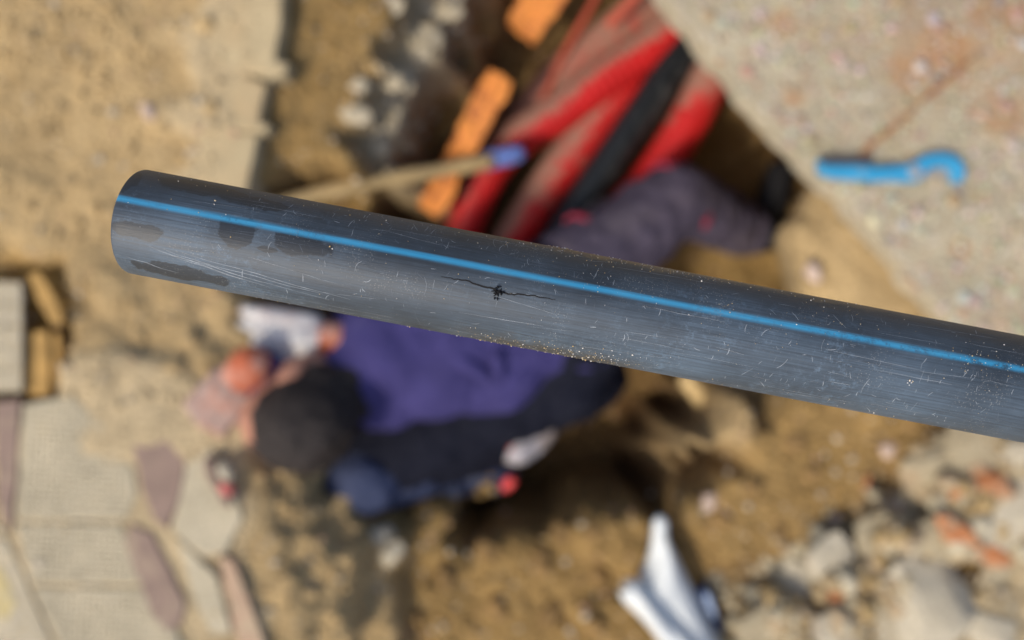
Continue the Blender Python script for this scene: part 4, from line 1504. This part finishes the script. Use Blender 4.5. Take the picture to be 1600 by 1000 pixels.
M_scr = plain_mat('scratched_plastic', (0.27, 0.30, 0.33), 0.6, 300, 0.5, 1.4, 0)
M_scr2 = plain_mat('faint_scratch', (0.085, 0.10, 0.12), 0.6, 300, 0.5, 1.4, 0)
lst, lst2 = [], []
clusters = [on_pipe(*c) for c in [(930, 475), (900, 430), (850, 560), (990, 540), (660, 460), (600, 330), (640, 370), (760, 380), (720, 530), (1100, 480), (1250, 520), (1450, 590), (1340, 600), (1000, 590), (560, 420), (480, 330), (880, 395), (1500, 560), (1400, 640), (1200, 590)]]
for i in range(900):
    if rng.random() < 0.75:
        cx_, ca_ = rng.choice(clusters)
        x, a = rng.gauss(cx_, 0.012), rng.gauss(ca_, 0.28)
    else:
        x, a = rng.uniform(x_left + 0.03, 0.19), rng.uniform(0.15, 3.0)
    if not (0.1 < a < 3.05) or x < x_left + .008:
        continue
    L = min(0.006, 0.0010 * math.exp(abs(rng.gauss(0, 0.7))))
    dirn = rng.gauss(math.pi / 2, 0.35) if rng.random() < 0.6 else rng.uniform(0, math.pi)
    bend = rng.gauss(0, 0.3)
    pts = []
    for k in range(4):
        t = k / 3 - .5
        dd = dirn + bend * t
        pts.append((x + math.cos(dd) * L * t, a + math.sin(dd) * L * t / PR))
    (lst if rng.random() < 0.42 else lst2).append((pts, rng.uniform(0.00003, 0.00008)))
for i in range(420):          # hairlines drawn along the pipe
    x, a = rng.uniform(x_left + 0.02, 0.19), rng.uniform(0.2, 2.95)
    L = rng.uniform(0.004, 0.03)
    sl_ = rng.gauss(0.0, 0.06)
    pts = [(x + L * (k / 5 - .5), a + sl_ * L * (k / 5 - .5) / PR + rng.gauss(0, .004)) for k in range(6)]
    (lst if rng.random() < 0.15 else lst2).append((pts, rng.uniform(0.00002, 0.00005)))
for (a_, b_) in [((270, 392), (440, 452)), ((275, 396), (470, 455)), ((290, 396), (430, 445)), ((320, 402), (560, 470)), ((300, 405), (420, 446)), ((345, 415), (520, 462)), ((228, 405), (300, 430))]:
    (x1, a1), (x2, a2) = on_pipe(*a_), on_pipe(*b_)
    lst.append(([(x1 + (x2 - x1) * k / 9, a1 + (a2 - a1) * k / 9 + .012 * math.sin(k * 1.3)) for k in range(10)], 0.00007))
tag(strokes('scratch_marks', lst, M_scr), kind='stuff')
tag(strokes('faint_scratch_marks', lst2, M_scr2, 0.00003), kind='stuff')

# the dark gouge with its burr
M_gouge = plain_mat('raw_black_plastic', (0.006, 0.006, 0.007), 0.7, 200, .7, 1.2, 0)
gl = [on_pipe(*q) for q in [(697, 437), (716, 440), (738, 444), (756, 451), (772, 455), (790, 461), (808, 463), (828, 464), (848, 468), (868, 472)]]
fine_gl = []
for (x1, a1), (x2, a2) in zip(gl[:-1], gl[1:]):
    for k in range(4):
        fine_gl.append((x1 + (x2 - x1) * k / 4, a1 + (a2 - a1) * k / 4 + rng.gauss(0, 0.006)))
strokes('gouge_line', [(fine_gl, 0.00027)], M_gouge, 0.00006)
x0, a0 = on_pipe(780, 459)
sub = []
for k in range(34):
    th = rng.uniform(0, math.pi * 2)
    L = rng.uniform(0.0004, 0.0018)
    xx, aa = x0 + rng.gauss(0, 0.0005), a0 + rng.gauss(0, 0.0007) / PR
    sub.append(tube_np([surf(xx, aa, 0.0), surf(xx + math.cos(th) * L * .5, aa + math.sin(th) * L * .4 / PR, rng.uniform(0.0003, 0.0011)), surf(xx + math.cos(th) * L, aa + math.sin(th) * L * .6 / PR, rng.uniform(0, .0006))], [0.00022, 0.00018, 0.00006], 5))
V, F = [], []
for v, f in sub:
    n = len(V)
    V += v
    F += [tuple(i + n for i in q) for q in f]
plink('burr', mesh('burr', V, F, M_gouge))

# sand grains stuck to the pipe
def grains(name, spots, mat_cols):
    it = []
    for px, py, sx, sy, n, smin, smax in spots:
        for _ in range(n):
            x, a = on_pipe(rng.gauss(px, sx), rng.gauss(py, sy))
            if x < x_left + 0.001:
                continue
            s_ = rng.uniform(smin, smax) * (1.6 if rng.random() < 0.08 else 1)
            c = rng.choice(mat_cols)
            it.append((np.array(tuple(surf(x, a, s_ * .3))), np.array((s_, s_ * rng.uniform(.6, 1), s_ * rng.uniform(.5, .9))), rot_rand(rng), c))
    me = scatter_mesh(name, it, plain_grain)
    return plink(name, me)


gm = Mat('sand_grain', 0.7)
gm.color(gm.attr())
plain_grain = gm.m
GC = [(0.55, 0.42, 0.22), (0.62, 0.52, 0.34), (0.45, 0.32, 0.15), (0.7, 0.66, 0.6), (0.5, 0.5, 0.5)]
slope = 260 / 1372
spots = []
for px in range(820, 1330, 22):       # along the upper edge
    spots.append((px, 268 + (px - 228) * slope + 4, 14, 3.0, 10 if px < 1130 else 3, .00008, .00022))
for px in range(230, 820, 40):
    spots.append((px, 268 + (px - 228) * slope + 4, 18, 3.0, 2, .00008, .00018))
for px in range(740, 990, 18):        # dirt on the lower flank
    spots.append((px, 426 + (px - 215) * slope - 2, 14, 5, 12, .00007, .0002))
for px in range(400, 1600, 60):
    spots.append((px, 426 + (px - 215) * slope + 2, 30, 4, 3, .00007, .00018))
spots += [(905, 440, 22, 14, 26, .00005, .00014), (1470, 560, 18, 14, 34, .00006, .00018), (1515, 560, 14, 14, 26, .00006, .00017), (1260, 500, 26, 16, 22, .00006, .00015), (1380, 589, 4, 3, 10, .0001, .00034),
          (1110, 478, 8, 8, 10, .00006, .00016), (875, 379, 12, 3, 12, .0001, .0003), (930, 552, 30, 6, 30, .00008, .00028), (365, 327, 3, 2, 2, .0002, .0003), (538, 396, 2, 2, 2, .0002, .0003), (391, 380, 1, 1, 1, .00022, .00026)]
for _ in range(150):
    px = rng.uniform(230, 1600)
    spots.append((px, 265 + (px - 228) * slope + rng.uniform(10, 160), 1, 1, 1, .00006, .00016))
tag(grains('sand_grains', spots, GC), kind='stuff')
